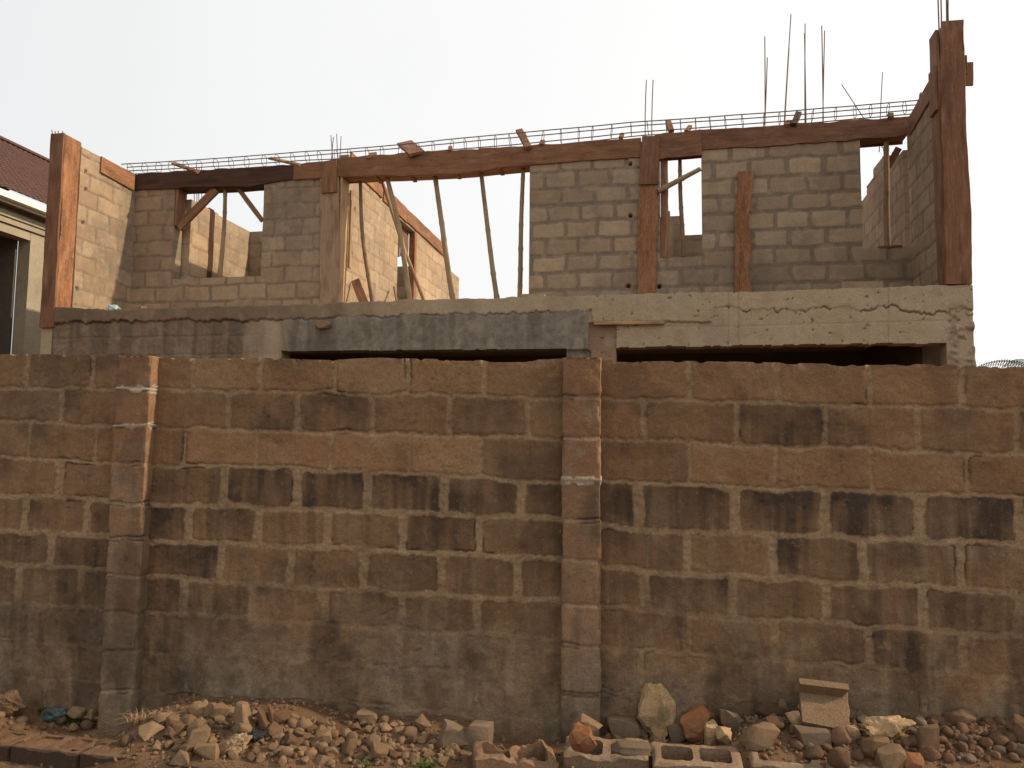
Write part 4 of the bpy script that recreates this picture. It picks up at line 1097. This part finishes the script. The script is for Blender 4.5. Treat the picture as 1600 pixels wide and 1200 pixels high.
kerb_block(1020, 1187, 1163, 1196, .115, M_HB, "clean pale hollow block with two open cores, in front of the tall upright rock", 8, tilt=(.13, 0))
kerb_block(1174, 1189, 1288, 1197, .125, M_HB, "half buried hollow block with pale rubble in its core", 9, tilt=(.13, 0), fillz=-.07, cores=1)
kerb_block(1294, 1196, 1436, 1200, .12, M_HB, "hollow block under the rounded stones right of the half buried block", 10, fillz=-.03, tilt=(.1, 0))
kerb_block(1445, 1196, 1600, 1203, .11, M_HBO, "hollow block at the right end of the kerb", 11, fillz=-.03)

# ------------------------------------------------------------------ stones: the ones with a look of their own
S = stone_at
S(1025, 1113, 56, 92, 'pale', 501, "tall upright pale rock with pitted face, standing behind the clean hollow block", "rock", 10, .16, sub=4, deep=.6)
S(1091, 1131, 58, 54, 'orange', 502, "large rounded orange laterite stone right of the tall upright rock", "rock", 12, .08, sub=4)
S(911, 1156, 40, 42, 'orange', 503, "small jagged orange stone inside the chipped hollow block", planes=10, rough=.14, Y=4.22)
S(918, 1137, 42, 26, 'tan', 504, "flat pale slab of stone propped behind the chipped hollow block", planes=6, tilt=.5, Y=4.42)
S(986, 1169, 58, 15, 'grey', 505, "flat grey stone lying in the right core of the chipped hollow block", planes=7, rough=.06, Y=4.18)
S(974, 1136, 50, 34, 'grey', 506, "dark grey stone in the shade between right pilaster and the tall rock", planes=8)
S(1056, 1141, 32, 30, 'grey', 507, "dark pointed stone tucked between tall rock and orange rock", planes=7)
S(1143, 1126, 38, 38, 'grey', 508, "rough grey stone right of the orange rock", planes=9, rough=.08)
S(1112, 1148, 26, 40, 'pale', 509, "pale wedge of concrete leaning below the orange rock", planes=7, tilt=.2)
S(1132, 1151, 24, 30, 'pale', 510, "crumbly pale lump beside the pale wedge of concrete", planes=12, rough=.14)
S(1186, 1149, 56, 34, 'tan', 511, "broad flat sided tan block fragment above the gap between hollow blocks", planes=6, rough=.04)
S(1202, 1110, 44, 26, 'brown', 512, "slab shaped brown fragment lying against the wall left of the angled block", planes=6, tilt=.3)
S(1222, 1108, 14, 28, 'tan', 513, "narrow tan fragment standing on end left of the angled block", planes=6)
S(1244, 1125, 20, 34, 'pale', 514, "pale splinter of stone leaning toward the angled block", planes=7, tilt=-.5)
S(1258, 1112, 15, 28, 'pale', 515, "small pale chip resting on the left end of the angled block", planes=7, tilt=-.3)
S(1205, 1131, 34, 20, 'brown', 516, "dark flat fragment under the slab shaped brown fragment", planes=7)
S(1270, 1152, 46, 26, 'grey', 517, "grey brown stone under the front edge of the angled block", planes=8, rough=.07)
S(1312, 1152, 34, 32, 'red', 518, "smooth dull red stone below the right end of the angled block", planes=14, power=14)
S(1335, 1146, 24, 22, 'pale', 519, "broken pale pebble right of the smooth dull red stone", planes=9, rough=.1)
S(1385, 1139, 66, 42, 'pale', 520, "crumbling lump of pale yellow mortar against the wall on the right", "mortar_lump", 14, .20, sub=4)
S(1450, 1153, 38, 42, 'brown', 521, "pointed brown wedge of block standing in the right hand heap", planes=6, rough=.04)
S(1391, 1185, 40, 40, 'tan', 522, "tan angular stone with bright edge near the bottom of the right hand heap", planes=7, rough=.05, Y=4.12)
S(1425, 1192, 34, 34, 'orange', 523, "orange tinted stone at the bottom edge of the right hand heap", planes=10, Y=4.1)
S(1310, 1183, 34, 34, 'brown', 524, "egg shaped brown stone sitting on the kerb block", planes=14, power=12, Y=4.12)
S(1368, 1168, 46, 30, 'brown', 525, "squarish brown stone behind the egg shaped stone", planes=7)
S(712, 1150, 50, 30, 'grey', 526, "long grey slab of stone lying left of the broken hollow block", planes=7, tilt=.35)
S(744, 1152, 52, 50, 'grey', 527, "big grey stone propped against the broken hollow block", planes=7, rough=.05)
S(383, 1123, 30, 48, 'tan', 528, "tall upright tan stone in the left rubble heap", planes=8)
S(311, 1109, 25, 22, 'tan', 529, "squared tan fragment at the upper left of the left rubble heap", planes=6)
S(330, 1109, 17, 24, 'tan', 530, "upright tan sliver beside the squared fragment in the left heap", planes=6)
S(346, 1111, 26, 20, 'tan', 531, "flat faced tan fragment third along the top of the left heap", planes=6)
S(314, 1154, 34, 36, 'tan', 532, "large tan fragment in the middle of the left heap", planes=7)
S(325, 1173, 36, 22, 'tan', 533, "squarish tan stone low in the left heap", planes=7)
S(412, 1125, 14, 36, 'brown', 534, "long brown fragment leaning in the right part of the left heap", planes=6, tilt=-.3)
S(427, 1119, 14, 34, 'red', 535, "smooth reddish oblong stone leaning at the right end of the left heap", planes=12, tilt=-.35, power=14)
S(281, 1183, 32, 18, 'tan', 536, "arched tan fragment at the foot of the left heap", planes=8)
S(505, 1155, 30, 26, 'tan', 537, "pale wedge shaped stone on top of the middle stones", planes=7)
S(575, 1121, 34, 20, 'tan', 538, "pointed pale stone highest on the middle stones", planes=6, tilt=.2)
S(120, 1113, 26, 18, 'tan', 539, "pale rounded stone in the weeds left of the left pilaster", planes=12, power=16)
S(143, 1116, 15, 16, 'tan', 540, "small pale stone touching the foot of the left pilaster", planes=10)
S(12, 1100, 56, 40, 'brown', 541, "large earthy lump at the left edge against the wall", "earth_clod", 14, .20, sub=4)
S(1592, 1138, 44, 40, 'brown', 542, "large brown slab at the right edge against the wall", "rock", 11, .10, sub=4)
S(1500, 1122, 46, 32, 'brown', 543, "big brown stone half buried against the wall in the right hand heap", "rock", 12, .09)
S(161 , 1166, 30, 18, 'brown', 544, "flat brown clod on the kerb below the left pilaster", planes=9)

M_FRAG = mat_blockwork("fragment_concrete", (0.215, 0.138, 0.078), (0.18, 0.115, 0.066), (0.2, 0.14, 0.1), (0.05, 0.035, 0.024), light=(.27, .19, .115))
# angled block fragment (a concrete L piece)
p = ground_hit(1284, 1142)
root = empty("block_fragment", (0, 0, 0), "angled fragment of hollow block, one web still on its face, leaning on the wall", "block")
for nm, pts, wd, w_, t_ in (("face_shell", [(-.02, 0, .0), (0.0, .16, .17)], (1, 0, 0), .27, .04), ("web", [(0.0, .145, .155), (0.0, .085, .225)], (1, 0, 0), .245, .04)):
    pl_ = plank(nm, pts, wd, w_, t_, M_FRAG, root, .035, 22)
root.location = (p[0] + .01, p[1] - .04, p[2] + .02); root.rotation_euler = (-.12, 0.07, -.15)
for ch in root.children: ch.matrix_parent_inverse = Matrix.Identity(4)

# ------------------------------------------------------------------ stones: the heaps
kinds = {}
def proto_set(nm, n, kind, planes, power, rough, sub=3):
    out = []
    for k in range(n):
        me = chunk_mesh(nm, 1, random.uniform(.65, 1.0), random.uniform(.55, .9), 900 + len(kinds) * 50 + k, planes, rough, sub, power)
        me.materials.append(M_ST[kind]); out.append(me)
    kinds[(nm, kind)] = out
    return out
ang_tan = proto_set("rubble_chunk", 12, 'tan', 7, None, .05); ang_mix = proto_set("rubble_chunk", 8, 'tan', 10, None, .07); ang_br = proto_set("rubble_chunk", 8, 'brown', 11, None, .06)
rnd_red = proto_set("round_stone", 8, 'red', 16, 12, .05); rnd_br = proto_set("round_stone", 6, 'brown', 14, 12, .05)
rnd_grey = proto_set("round_stone", 4, 'grey', 12, 16, .05); rnd_tan = proto_set("round_stone", 5, 'tan', 14, 14, .05)
placed = []
def scatter(poly_y, x0, x1, n, smin, smax, sets, name, label, group, cat="stone", tries=9000, gap=.42, seed=0):
    rs = random.Random(seed); made = 0
    for _ in range(tries):
        if made >= n: break
        x = rs.uniform(x0, x1); ya, yb = poly_y(x)
        y = rs.uniform(ya, yb); s = smin + (smax - smin) * rs.random() ** 1.7
        if any((x - a) ** 2 + ((y - b) * 1.35) ** 2 < (gap * (s + c)) ** 2 for a, b, c in placed): continue
        p = ground_hit(x, y)
        if p[1] > wall_y(p[0]) - .02: continue
        placed.append((x, y, s))
        k = F_PX / p[1]; r = s / k / 2
        grp = rs.choice(sets); me = rs.choice(grp)
        o = bpy.data.objects.new(name, me); COL.objects.link(o)
        o.scale = (r, r, r)
        o.location = (p[0], p[1], p[2] + r * rs.uniform(.12, .5))
        o.rotation_euler = (rs.uniform(-.6, .6), rs.uniform(-.6, .6), rs.uniform(0, 6.28))
        tag(o, label, cat, group); made += 1
    return made
lin = lambda pts: (lambda x: np.interp(x, [p[0] for p in pts], [p[1] for p in pts]))
def band(top, bot):
    a, b = lin(top), lin(bot)
    return lambda x: (float(a(x)), float(b(x)))
n1 = scatter(band([(255, 1125), (300, 1112), (430, 1112), (445, 1130)], [(255, 1175), (430, 1192)]), 235, 445, 125, 8, 32, [ang_tan, ang_mix, ang_br], "rubble_chunk", "angular tan concrete chunk in the heap just right of the left pilaster", "angular chunks in the left rubble heap", seed=1, gap=.27)
n2 = scatter(band([(440, 1125), (560, 1122), (690, 1142)], [(440, 1196), (690, 1196)]), 440, 720, 150, 8, 30, [ang_tan, ang_mix, ang_br, rnd_tan], "rubble_chunk", "small tan rubble stone among the stones between left heap and broken hollow block", "rubble stones along the middle of the wall", seed=2, gap=.27)
n3 = scatter(band([(1290, 1135), (1400, 1120), (1600, 1112)], [(1290, 1185), (1600, 1190)]), 1240, 1625, 220, 10, 32, [rnd_red, rnd_br, rnd_red, rnd_grey], "round_stone", "rounded red brown stone in the heap against the right end of the wall", "rounded stones in the right hand heap", seed=3, gap=.27)
n4 = scatter(band([(0, 1098), (150, 1118)], [(0, 1148), (250, 1170)]), -40, 250, 55, 7, 26, [rnd_br, rnd_tan, ang_br], "round_stone", "brown stone scattered on bare soil around the foot of the left pilaster", "stones scattered at the left", seed=4, gap=.5)
n5 = scatter(band([(930, 1142), (1250, 1125)], [(930, 1160), (1250, 1165)]), 925, 1260, 30, 8, 26, [ang_br, rnd_grey, ang_tan], "rubble_chunk", "brown rubble chunk lying behind the intact hollow blocks", "chunks behind the hollow blocks", seed=5, gap=.27)
for (x, y, s, l) in ((1062, 1183, 22, "rubble chunk lying inside the left core of the clean hollow block"), (1130, 1177, 26, "rubble chunk inside the right core of the clean hollow block"), (1238, 1190, 40, "pale chunk inside the core of the half buried hollow block")):
    stone_at(x, y, s, s * .55, 'tan', 700 + x, l, "rubble_chunk", 7, Y=at_z(x, y, .02)[1])
# fine gravel and crumbs
gv, gf = [], []
rs = np.random.default_rng(3)
bm = bmesh.new(); bmesh.ops.create_icosphere(bm, subdivisions=1, radius=1); iv = np.array([v.co[:] for v in bm.verts]); ifc = np.array([[v.index for v in f.verts] for f in bm.faces]); bm.free()
cnt = 0
while cnt < 5200:
    x = rs.uniform(-4.2, 4.2); wy = float(wall_y(x)); ky = float(kerb_y(x))
    y = rs.uniform(ky + .02, wy - .01)
    dens = .35 + .65 * (x > 1.0) + .4 * (-2.1 < x < 0)
    if rs.random() > dens: continue
    r = .004 + .017 * rs.random() ** 2.5
    A = rs.normal(size=(3, 3)); Q, _ = np.linalg.qr(A)
    v = (iv * (1 + .35 * (rs.random((len(iv), 1)) - .5))) * [1, .8, .6] @ Q * r + [x, y, float(ground_h(x, y)) + r * .3]
    gv.append(v); gf.append(ifc + cnt * len(iv)); cnt += 1
g = link("gravel", np_mesh("gravel", np.concatenate(gv), np.concatenate(gf), False), mat_simple("gravel_crumbs", (0.19, 0.115, 0.065), (0.135, 0.078, 0.045), 40, .95, .2, 0, (0.25, 0.18, 0.11)))
tag(g, "brown gravel and crumbs of mortar strewn along the foot of the wall", "gravel", None, "stuff")

# ------------------------------------------------------------------ weeds, litter
def tuft(name, p, n, h, spread, mat, label, cat, seed, wid=.004, curl=1.0):
    rs = random.Random(seed); vs, fs = [], []
    for _ in range(n):
        a = rs.uniform(0, 6.28); l = h * rs.uniform(.5, 1); ln = spread * rs.uniform(.2, 1)
        b = np.array([p[0] + rs.gauss(0, spread * .25), p[1] + rs.gauss(0, spread * .15), p[2] - .005])
        dr = np.array([math.cos(a), math.sin(a), 0]); sd = np.array([-math.sin(a), math.cos(a), 0]) * wid
        o = len(vs)
        for k in range(5):
            t = k / 4; q = b + dr * ln * t ** 1.6 + np.array([0, 0, l * (t - curl * .35 * t * t)])
            w = sd * (1 - t * .85); vs += [q - w, q + w]
        for k in range(4): fs.append((o + 2 * k, o + 2 * k + 1, o + 2 * k + 3, o + 2 * k + 2))
    o = link(name, np_mesh(name, vs, fs, True), mat); return tag(o, label, cat)
M_GREEN = mat_simple("weed_leaf", (0.06, 0.10, 0.025), (0.09, 0.12, 0.03), 20, .7, 0)
M_DRY = mat_simple("dry_grass", (0.30, 0.18, 0.09), (0.40, 0.27, 0.15), 20, .9, 0)
tuft("green_weed", ground_hit(70, 1112), 60, .09, .07, M_GREEN, "dark green weed behind the teal plastic bag", "weed", 1, .008)
tuft("green_weed", ground_hit(115, 1112), 45, .08, .07, M_GREEN, "yellowish green weed between teal bag and left pilaster", "weed", 2, .007)
tuft("green_weed", ground_hit(664, 1197), 70, .05, .10, M_GREEN, "low green weed at the bottom edge left of the broken hollow block", "weed", 3, .006)
tuft("green_weed", ground_hit(570, 1197), 30, .04, .06, M_GREEN, "tiny green weed at the bottom edge among the middle stones", "weed", 4, .005)
tuft("dry_grass", ground_hit(222, 1128), 90, .15, .14, M_DRY, "tangle of dry brown grass at the right foot of the left pilaster", "dry grass", 5, .0025, 1.8)
tuft("dry_grass", ground_hit(255, 1122), 50, .10, .12, M_DRY, "sparse dry grass between pilaster and left rubble heap", "dry grass", 6, .002, 1.8)
tuft("dry_grass", ground_hit(130, 1150), 120, .02, .22, M_DRY, "flattened straw on the soil left of the left pilaster", "dry grass", 7, .0018, 1.2)
tuft("dry_grass", ground_hit(350, 1190), 40, .03, .12, M_DRY, "straw wisps at the foot of the left heap", "dry grass", 8, .0016, 1.2)
M_TEAL = mat_simple("teal_plastic", (0.05, 0.085, 0.072), (0.04, 0.066, 0.056), 12, .5, .4, 0, spec=.4)
M_BLACKP = mat_simple("black_plastic", (0.012, 0.011, 0.011), (0.02, 0.018, 0.016), 12, .45, .4, 0, spec=.4)
M_SACK = mat_simple("cement_sack_paper", (0.34, 0.24, 0.14), (0.27, 0.185, 0.105), 14, .85, .8, 0, (0.28, 0.17, 0.10))
M_BLUE = mat_simple("pale_blue_plastic", (0.22, 0.33, 0.33), (0.42, 0.50, 0.48), 30, .5, .5, 0, spec=.4)
M_ST['teal'] = M_TEAL; M_ST['black'] = M_BLACKP; M_ST['sack'] = M_SACK
S(84, 1117, 40, 26, 'teal', 601, "crumpled teal plastic bag on the soil left of the left pilaster", "plastic_bag", 14, .22, cat="bag", sub=4)
S(401, 1150, 26, 18, 'black', 602, "scrap of black plastic in the left rubble heap", "plastic_scrap", 12, .25, cat="plastic scrap", sub=4)
S(371, 1164, 42, 26, 'sack', 603, "crumpled pale cement sack at the front of the left heap", "paper_sack", 16, .28, cat="sack", sub=4, tilt=-.5)
# loose things on the slab edge
def on_slab(x, d=-.05):
    u, z = FACE.px(x, 470, d); return FACE.P(u, float(np.interp(u, topu, topz)), d)
p = on_slab(178); me = chunk_mesh("plastic_sachet", .09, .05, .04, 611, 12, .25, 3); o = link("plastic_sachet", me, M_BLUE); o.location = p + [0, 0, .035]
tag(o, "pale blue plastic sachet lying on the slab edge at the left", "plastic scrap")
p = on_slab(215); me = chunk_mesh("wood_offcut", .12, .06, .05, 612, 6, .03, 3); o = link("wood_offcut", me, M_ST['tan']); o.location = p + [0, 0, .015]
tag(o, "small pale offcut beside the blue sachet on the slab edge", "offcut")
p = on_slab(832, -.15)
def loose_block(p, L, H, W, label, rz, seed):
    fr = Frame((0, 0, 0), (1, 0, 0)); U, Z = np.meshgrid(np.linspace(-L / 2, L / 2, 26), np.linspace(0, H, 14))
    D = (fbm(U * 20 + seed, Z * 20, seed, 4) - .5) * .012
    w = np.stack([0 * U, fbm(U * 6, Z * 6, seed, 3), .25 * ss(.4, .7, fbm(U * 8, Z * 8, seed + 2, 3))], -1)
    o = grid_wall("sandcrete_block", fr, U, Z, np.ones((13, 25), bool), D, M_BRICK, None, W, {"wear": w, "wear2": w * 0})
    o.location = p; o.rotation_euler = (0, 0, rz); return tag(o, label, "block")
loose_block(p + [0, 0, -.01], .30, .09, .14, "half block lying on the slab at the foot of the right bamboo prop", -.15, 3)
p = on_slab(1348, -.5); loose_block(p + [0, 0, -.03], .46, .21, .2, "loose sandcrete block lying on the slab near the right corner", -.2, 4)
p = FACE.P(*FACE.px(505, 508, .06), .06); me = chunk_mesh("wood_chip", .11, .03, .045, 613, 6, .05, 3); o = link("wood_chip", me, M_ST['tan']); o.location = p
tag(o, "pale chip of wood stuck to the front of the dark floor beam", "wood chip")
p = on_slab(1440, -.3); me = chunk_mesh("mortar_spill", .42, .2, .06, 614, 14, .2, 4, 12); o = link("mortar_spill", me, M_ST['grey']); o.location = p
tag(o, "flat spill of hardened mortar on the slab beside the right corner column", "mortar spill")

# ------------------------------------------------------------------ neighbour's house at the left
nb = empty("neighbour_house", (-9, 15, 0), "cream rendered house with brown tiled roof and white gutter at the left edge", "building")
HF = Frame((-8.55, 14.0, 0), BACKDIR)
M_CREAM = mat_simple("cream_render", (0.36, 0.305, 0.215), (0.31, 0.26, 0.185), 3, .9, .2, 0, (0.26, 0.22, 0.155))
M_PORCH_SHADE = mat_simple("shade_darkened_porch", (0.11, 0.095, 0.07), (0.085, 0.07, 0.055), 4, .9, .2)  # dimness inside the porch is put into this dark colour
M_WHITE = mat_simple("white_gutter", (0.78, 0.76, 0.70), (0.72, 0.70, 0.64), 5, .5, .05, 0, spec=.4)
h0 = HF.px(-60, 400)[0]; h1 = HF.px(45, 420)[0]; h2 = HF.px(140, 420)[0]
ez = float(np.mean([HF.px(2, 325)[1], HF.px(70, 352)[1]])); oz = float(np.mean([HF.px(2, 352)[1], HF.px(46, 365)[1]]))
ez0 = HF.px(36, 330)[1]; wz1 = HF.px(36, 372)[1]
def hbox(nm, u0, u1, z0, z1, d0, d1, mat): return slab_box(nm, HF, u0, u1, z0, z1, d0, d1, mat, nb)
hbox("wall", h1, h2 + 3, 0, ez0 - .02, -.25, 0, M_CREAM)
hbox("wall", h0 - 4, h1 - .003, wz1, ez0 - .023, -.245, -.003, M_CREAM)
hbox("wall", h0 - 4, h1 - .003, 0, 1.2, -.245, -.003, M_CREAM)
hbox("porch_wall", h0 - 4, h1 - .05, 0, ez0 - .03, -1.6, -1.5, M_PORCH_SHADE)
hbox("porch_wall", h1 - .06, h1 - .01, 0, wz1 + .3, -1.495, -.25, M_PORCH_SHADE)
hbox("porch_ceiling", h0 - 4, h1 - .05, wz1 + .02, wz1 + .1, -1.49, -.25, M_PORCH_SHADE)
zc1 = HF.px(36, 349)[1]
hbox("cornice", h0 - 4, h2 + 3, zc1, zc1 + .10, .002, .07, M_CREAM)
hbox("cornice", h0 - 4, h2 + 3, zc1 - .10, zc1 - .005, .002, .04, M_CREAM)
tube("gutter_pipe", [HF.P(HF.px(8, 450)[0], 1.0, -.5), HF.P(HF.px(8, 450)[0], wz1, -.5)], .03, M_WHITE, nb, 10)
gu = np.linspace(h0 - 4, h2 + 3, 3)
plank("gutter", [HF.P(u_, ez0 + .05, .30) for u_ in gu], (0, 0, 1), .11, .12, M_WHITE, nb, .0, 2)
plank("fascia", [HF.P(u_, ez0 + .02, .22) for u_ in gu], (0, 0, 1), .13, .03, M_WHITE, nb, .0, 2)
slab_box("eaves_soffit", HF, h0 - 4, h2 + 3, ez0 - .02, ez0 + .005, -.3, .20, M_CREAM, nb)
# roof: tile courses stepping up the slope
m = NT("roof_tile", .75, .25); co = m.coord(); n1_ = m.noise(co, 3, 5, .6); n2_ = m.noise(co, 30, 4, .6)
m.base(m.mix(m.ramp(n2_, .35, .7), m.mix(m.ramp(n1_, .35, .65), (0.125, 0.060, 0.038), (0.095, 0.047, 0.033)), (0.06, 0.03, 0.026)))
m.bump(n2_, .3, .01)
pitch = math.radians(33.5)
nc = 37; ru = np.arange(h0 - 4, h2 + 3, .03)
rows_v, rows_z = [], []
V_, F_ = [], []
for k in range(nc):
    s0, s1 = k * .13, (k + 1) * .13 + .01
    for s_, lift in ((s0, .03), (s1, .0)):
        zz = ez0 + .14 + s_ * math.sin(pitch) + lift; dd = .32 - s_ * math.cos(pitch)
        wav = .012 * np.sin(ru * 2 * math.pi / .15 + (k % 2) * math.pi)
        V_.append(HF.P(ru, zz + wav, np.full(len(ru), dd)))
V_ = np.concatenate(V_); nr = len(ru)
for r_ in range(2 * nc - 1):
    a = r_ * nr + np.arange(nr - 1)
    F_.append(np.stack([a, a + 1, a + nr + 1, a + nr], -1))
link("roof", np_mesh("roof", V_, np.concatenate(F_), False), m.m, nb)
sl = nc * .13
plank("ridge_cap", [HF.P(u_, ez0 + .16 + sl * math.sin(pitch), .32 - sl * math.cos(pitch)) for u_ in gu], HF.N, .22, .06, m.m, nb, .0, 2)
# far slope of that roof
V_ = [HF.P(u_, ez0 + .15 + sl * math.sin(pitch) - t * 1.6, .30 - sl * math.cos(pitch) - t * 3.1) for t in (0, 1) for u_ in (h0 - 4, h2 + 3)]
link("roof", np_mesh("roof", V_, [(0, 1, 3, 2)], False), m.m, nb)

# ------------------------------------------------------------------ palm behind the right corner
pr = ray(1622, 577); pp = EYE + pr * (24 / pr[1])
palm = empty("palm_tree", (pp[0], pp[1], 0), "palm tree whose frond tips show above the wall at the right edge", "tree")
M_PALM = mat_simple("palm_leaf", (0.05, 0.062, 0.03), (0.08, 0.095, 0.048), 6, .9, 0, spec=.05)
M_TRUNK = mat_simple("palm_bark", (0.16, 0.12, 0.08), (0.11, 0.08, 0.055), 10, .95, .6)
tube("trunk", [np.array([pp[0] + .15 * math.sin(t * 2), pp[1], pp[2] * t]) for t in np.linspace(0, 1, 12)], [.22 - .08 * t for t in np.linspace(0, 1, 12)], M_TRUNK, palm, 10)
rs = random.Random(5)
for k in range(13):
    a = k * 2.4 + rs.uniform(-.2, .2); el = rs.uniform(-.1, .95); L = rs.uniform(1.7, 2.4)
    dr = np.array([math.cos(a), math.sin(a), 0]); sd = np.array([-math.sin(a), math.cos(a), 0])
    vs, fs = [], []
    sp_ = []
    for i in range(15):
        t = i / 14
        sp_.append(pp + dr * L * (t * math.cos(el) + .12 * t * t) + np.array([0, 0, L * (math.sin(el) * t - (.35 + .4 * math.sin(el)) * t * t)]))
    for i in range(1, 15):
        for sgn in (-1, 1):
            for j in range(2):
                b = sp_[i - 1] + (sp_[i] - sp_[i - 1]) * (j / 2)
                ll = .42 * math.sin(math.pi * (.12 + .85 * i / 15)) * rs.uniform(.8, 1.1)
                tip = b + sd * sgn * ll * .55 + dr * ll * .55 - np.array([0, 0, ll * .7])
                o = len(vs); w = (sp_[i] - sp_[i - 1]) * .24
                vs += [b, b + w, tip, tip + w * .25]; fs.append((o, o + 1, o + 3, o + 2))
    for i in range(14):
        o = len(vs); w = sd * .010
        vs += [sp_[i] - w, sp_[i] + w, sp_[i + 1] + w, sp_[i + 1] - w]; fs.append((o, o + 1, o + 2, o + 3))
    link("frond", np_mesh("frond", vs, fs, True), M_PALM, palm)

# ------------------------------------------------------------------ light
SUN_AZ = math.radians(-5.2)          # direction towards the sun in the ground plane, nearly along the wall
SUN_EL = math.radians(32)
sd = Vector((math.cos(SUN_AZ) * math.cos(SUN_EL), math.sin(SUN_AZ) * math.cos(SUN_EL), math.sin(SUN_EL)))
sun_d = bpy.data.lights.new("sun", 'SUN'); sun = bpy.data.objects.new("sun", sun_d); COL.objects.link(sun)
sun_d.energy = 4.5; sun_d.angle = math.radians(1.0); sun_d.color = (1.0, 0.82, 0.60)
sun.rotation_euler = sd.to_track_quat('Z', 'Y').to_euler()
W = bpy.data.worlds.new("World"); SC.world = W; W.use_nodes = True
nt = W.node_tree; bg = nt.nodes["Background"]
sky = nt.nodes.new("ShaderNodeTexSky"); sky.sky_type = 'NISHITA'; sky.sun_disc = False
sky.sun_elevation = SUN_EL; sky.sun_rotation = math.pi / 2 - SUN_AZ
sky.dust_density = 6.0; sky.air_density = 1.0; sky.ozone_density = 1.0; sky.altitude = 100
hs = nt.nodes.new("ShaderNodeHueSaturation"); hs.inputs["Saturation"].default_value = 0.22
nt.links.new(sky.outputs[0], hs.inputs["Color"])
mx = nt.nodes.new("ShaderNodeMix"); mx.data_type = 'RGBA'; mx.inputs[0].default_value = 0.74     # thick bright haze over the clear-sky colour
nt.links.new(hs.outputs[0], mx.inputs[6]); tcw = nt.nodes.new("ShaderNodeTexCoord"); spw = nt.nodes.new("ShaderNodeSeparateXYZ"); nt.links.new(tcw.outputs["Generated"], spw.inputs[0])
nzw = nt.nodes.new("ShaderNodeTexNoise"); nzw.inputs["Scale"].default_value = 2.2; nzw.inputs["Detail"].default_value = 4; nt.links.new(tcw.outputs["Generated"], nzw.inputs["Vector"])
adw = nt.nodes.new("ShaderNodeMath"); adw.operation = 'MULTIPLY_ADD'; nt.links.new(nzw.outputs[0], adw.inputs[0]); adw.inputs[1].default_value = 0.45; nt.links.new(spw.outputs[0], adw.inputs[2])
mrw = nt.nodes.new("ShaderNodeMapRange"); nt.links.new(adw.outputs[0], mrw.inputs[0]); mrw.inputs[1].default_value = -0.45; mrw.inputs[2].default_value = 0.75
hz = nt.nodes.new("ShaderNodeMix"); hz.data_type = 'RGBA'; nt.links.new(mrw.outputs[0], hz.inputs[0])
hz.inputs[6].default_value = (10.3, 10.5, 10.55, 1); hz.inputs[7].default_value = (13.6, 13.5, 13.2, 1)      # haze brightens towards the sun's side
nt.links.new(hz.outputs[2], mx.inputs[7])
nt.links.new(mx.outputs[2], bg.inputs["Color"])
bg.inputs["Strength"].default_value = 0.10
vs_ = SC.view_settings; SC.display_settings.display_device = 'sRGB'
vs_.view_transform = 'Standard'; vs_.look = 'None'; vs_.gamma = 1.0; vs_.exposure = 0.0
SC.cycles.max_bounces = 6
print("STONES", n1, n2, n3, n4, n5, "slab", z_slab, "zTR", zTR, "beam z", bbz(uCL), bbz(uCR), "sunny")
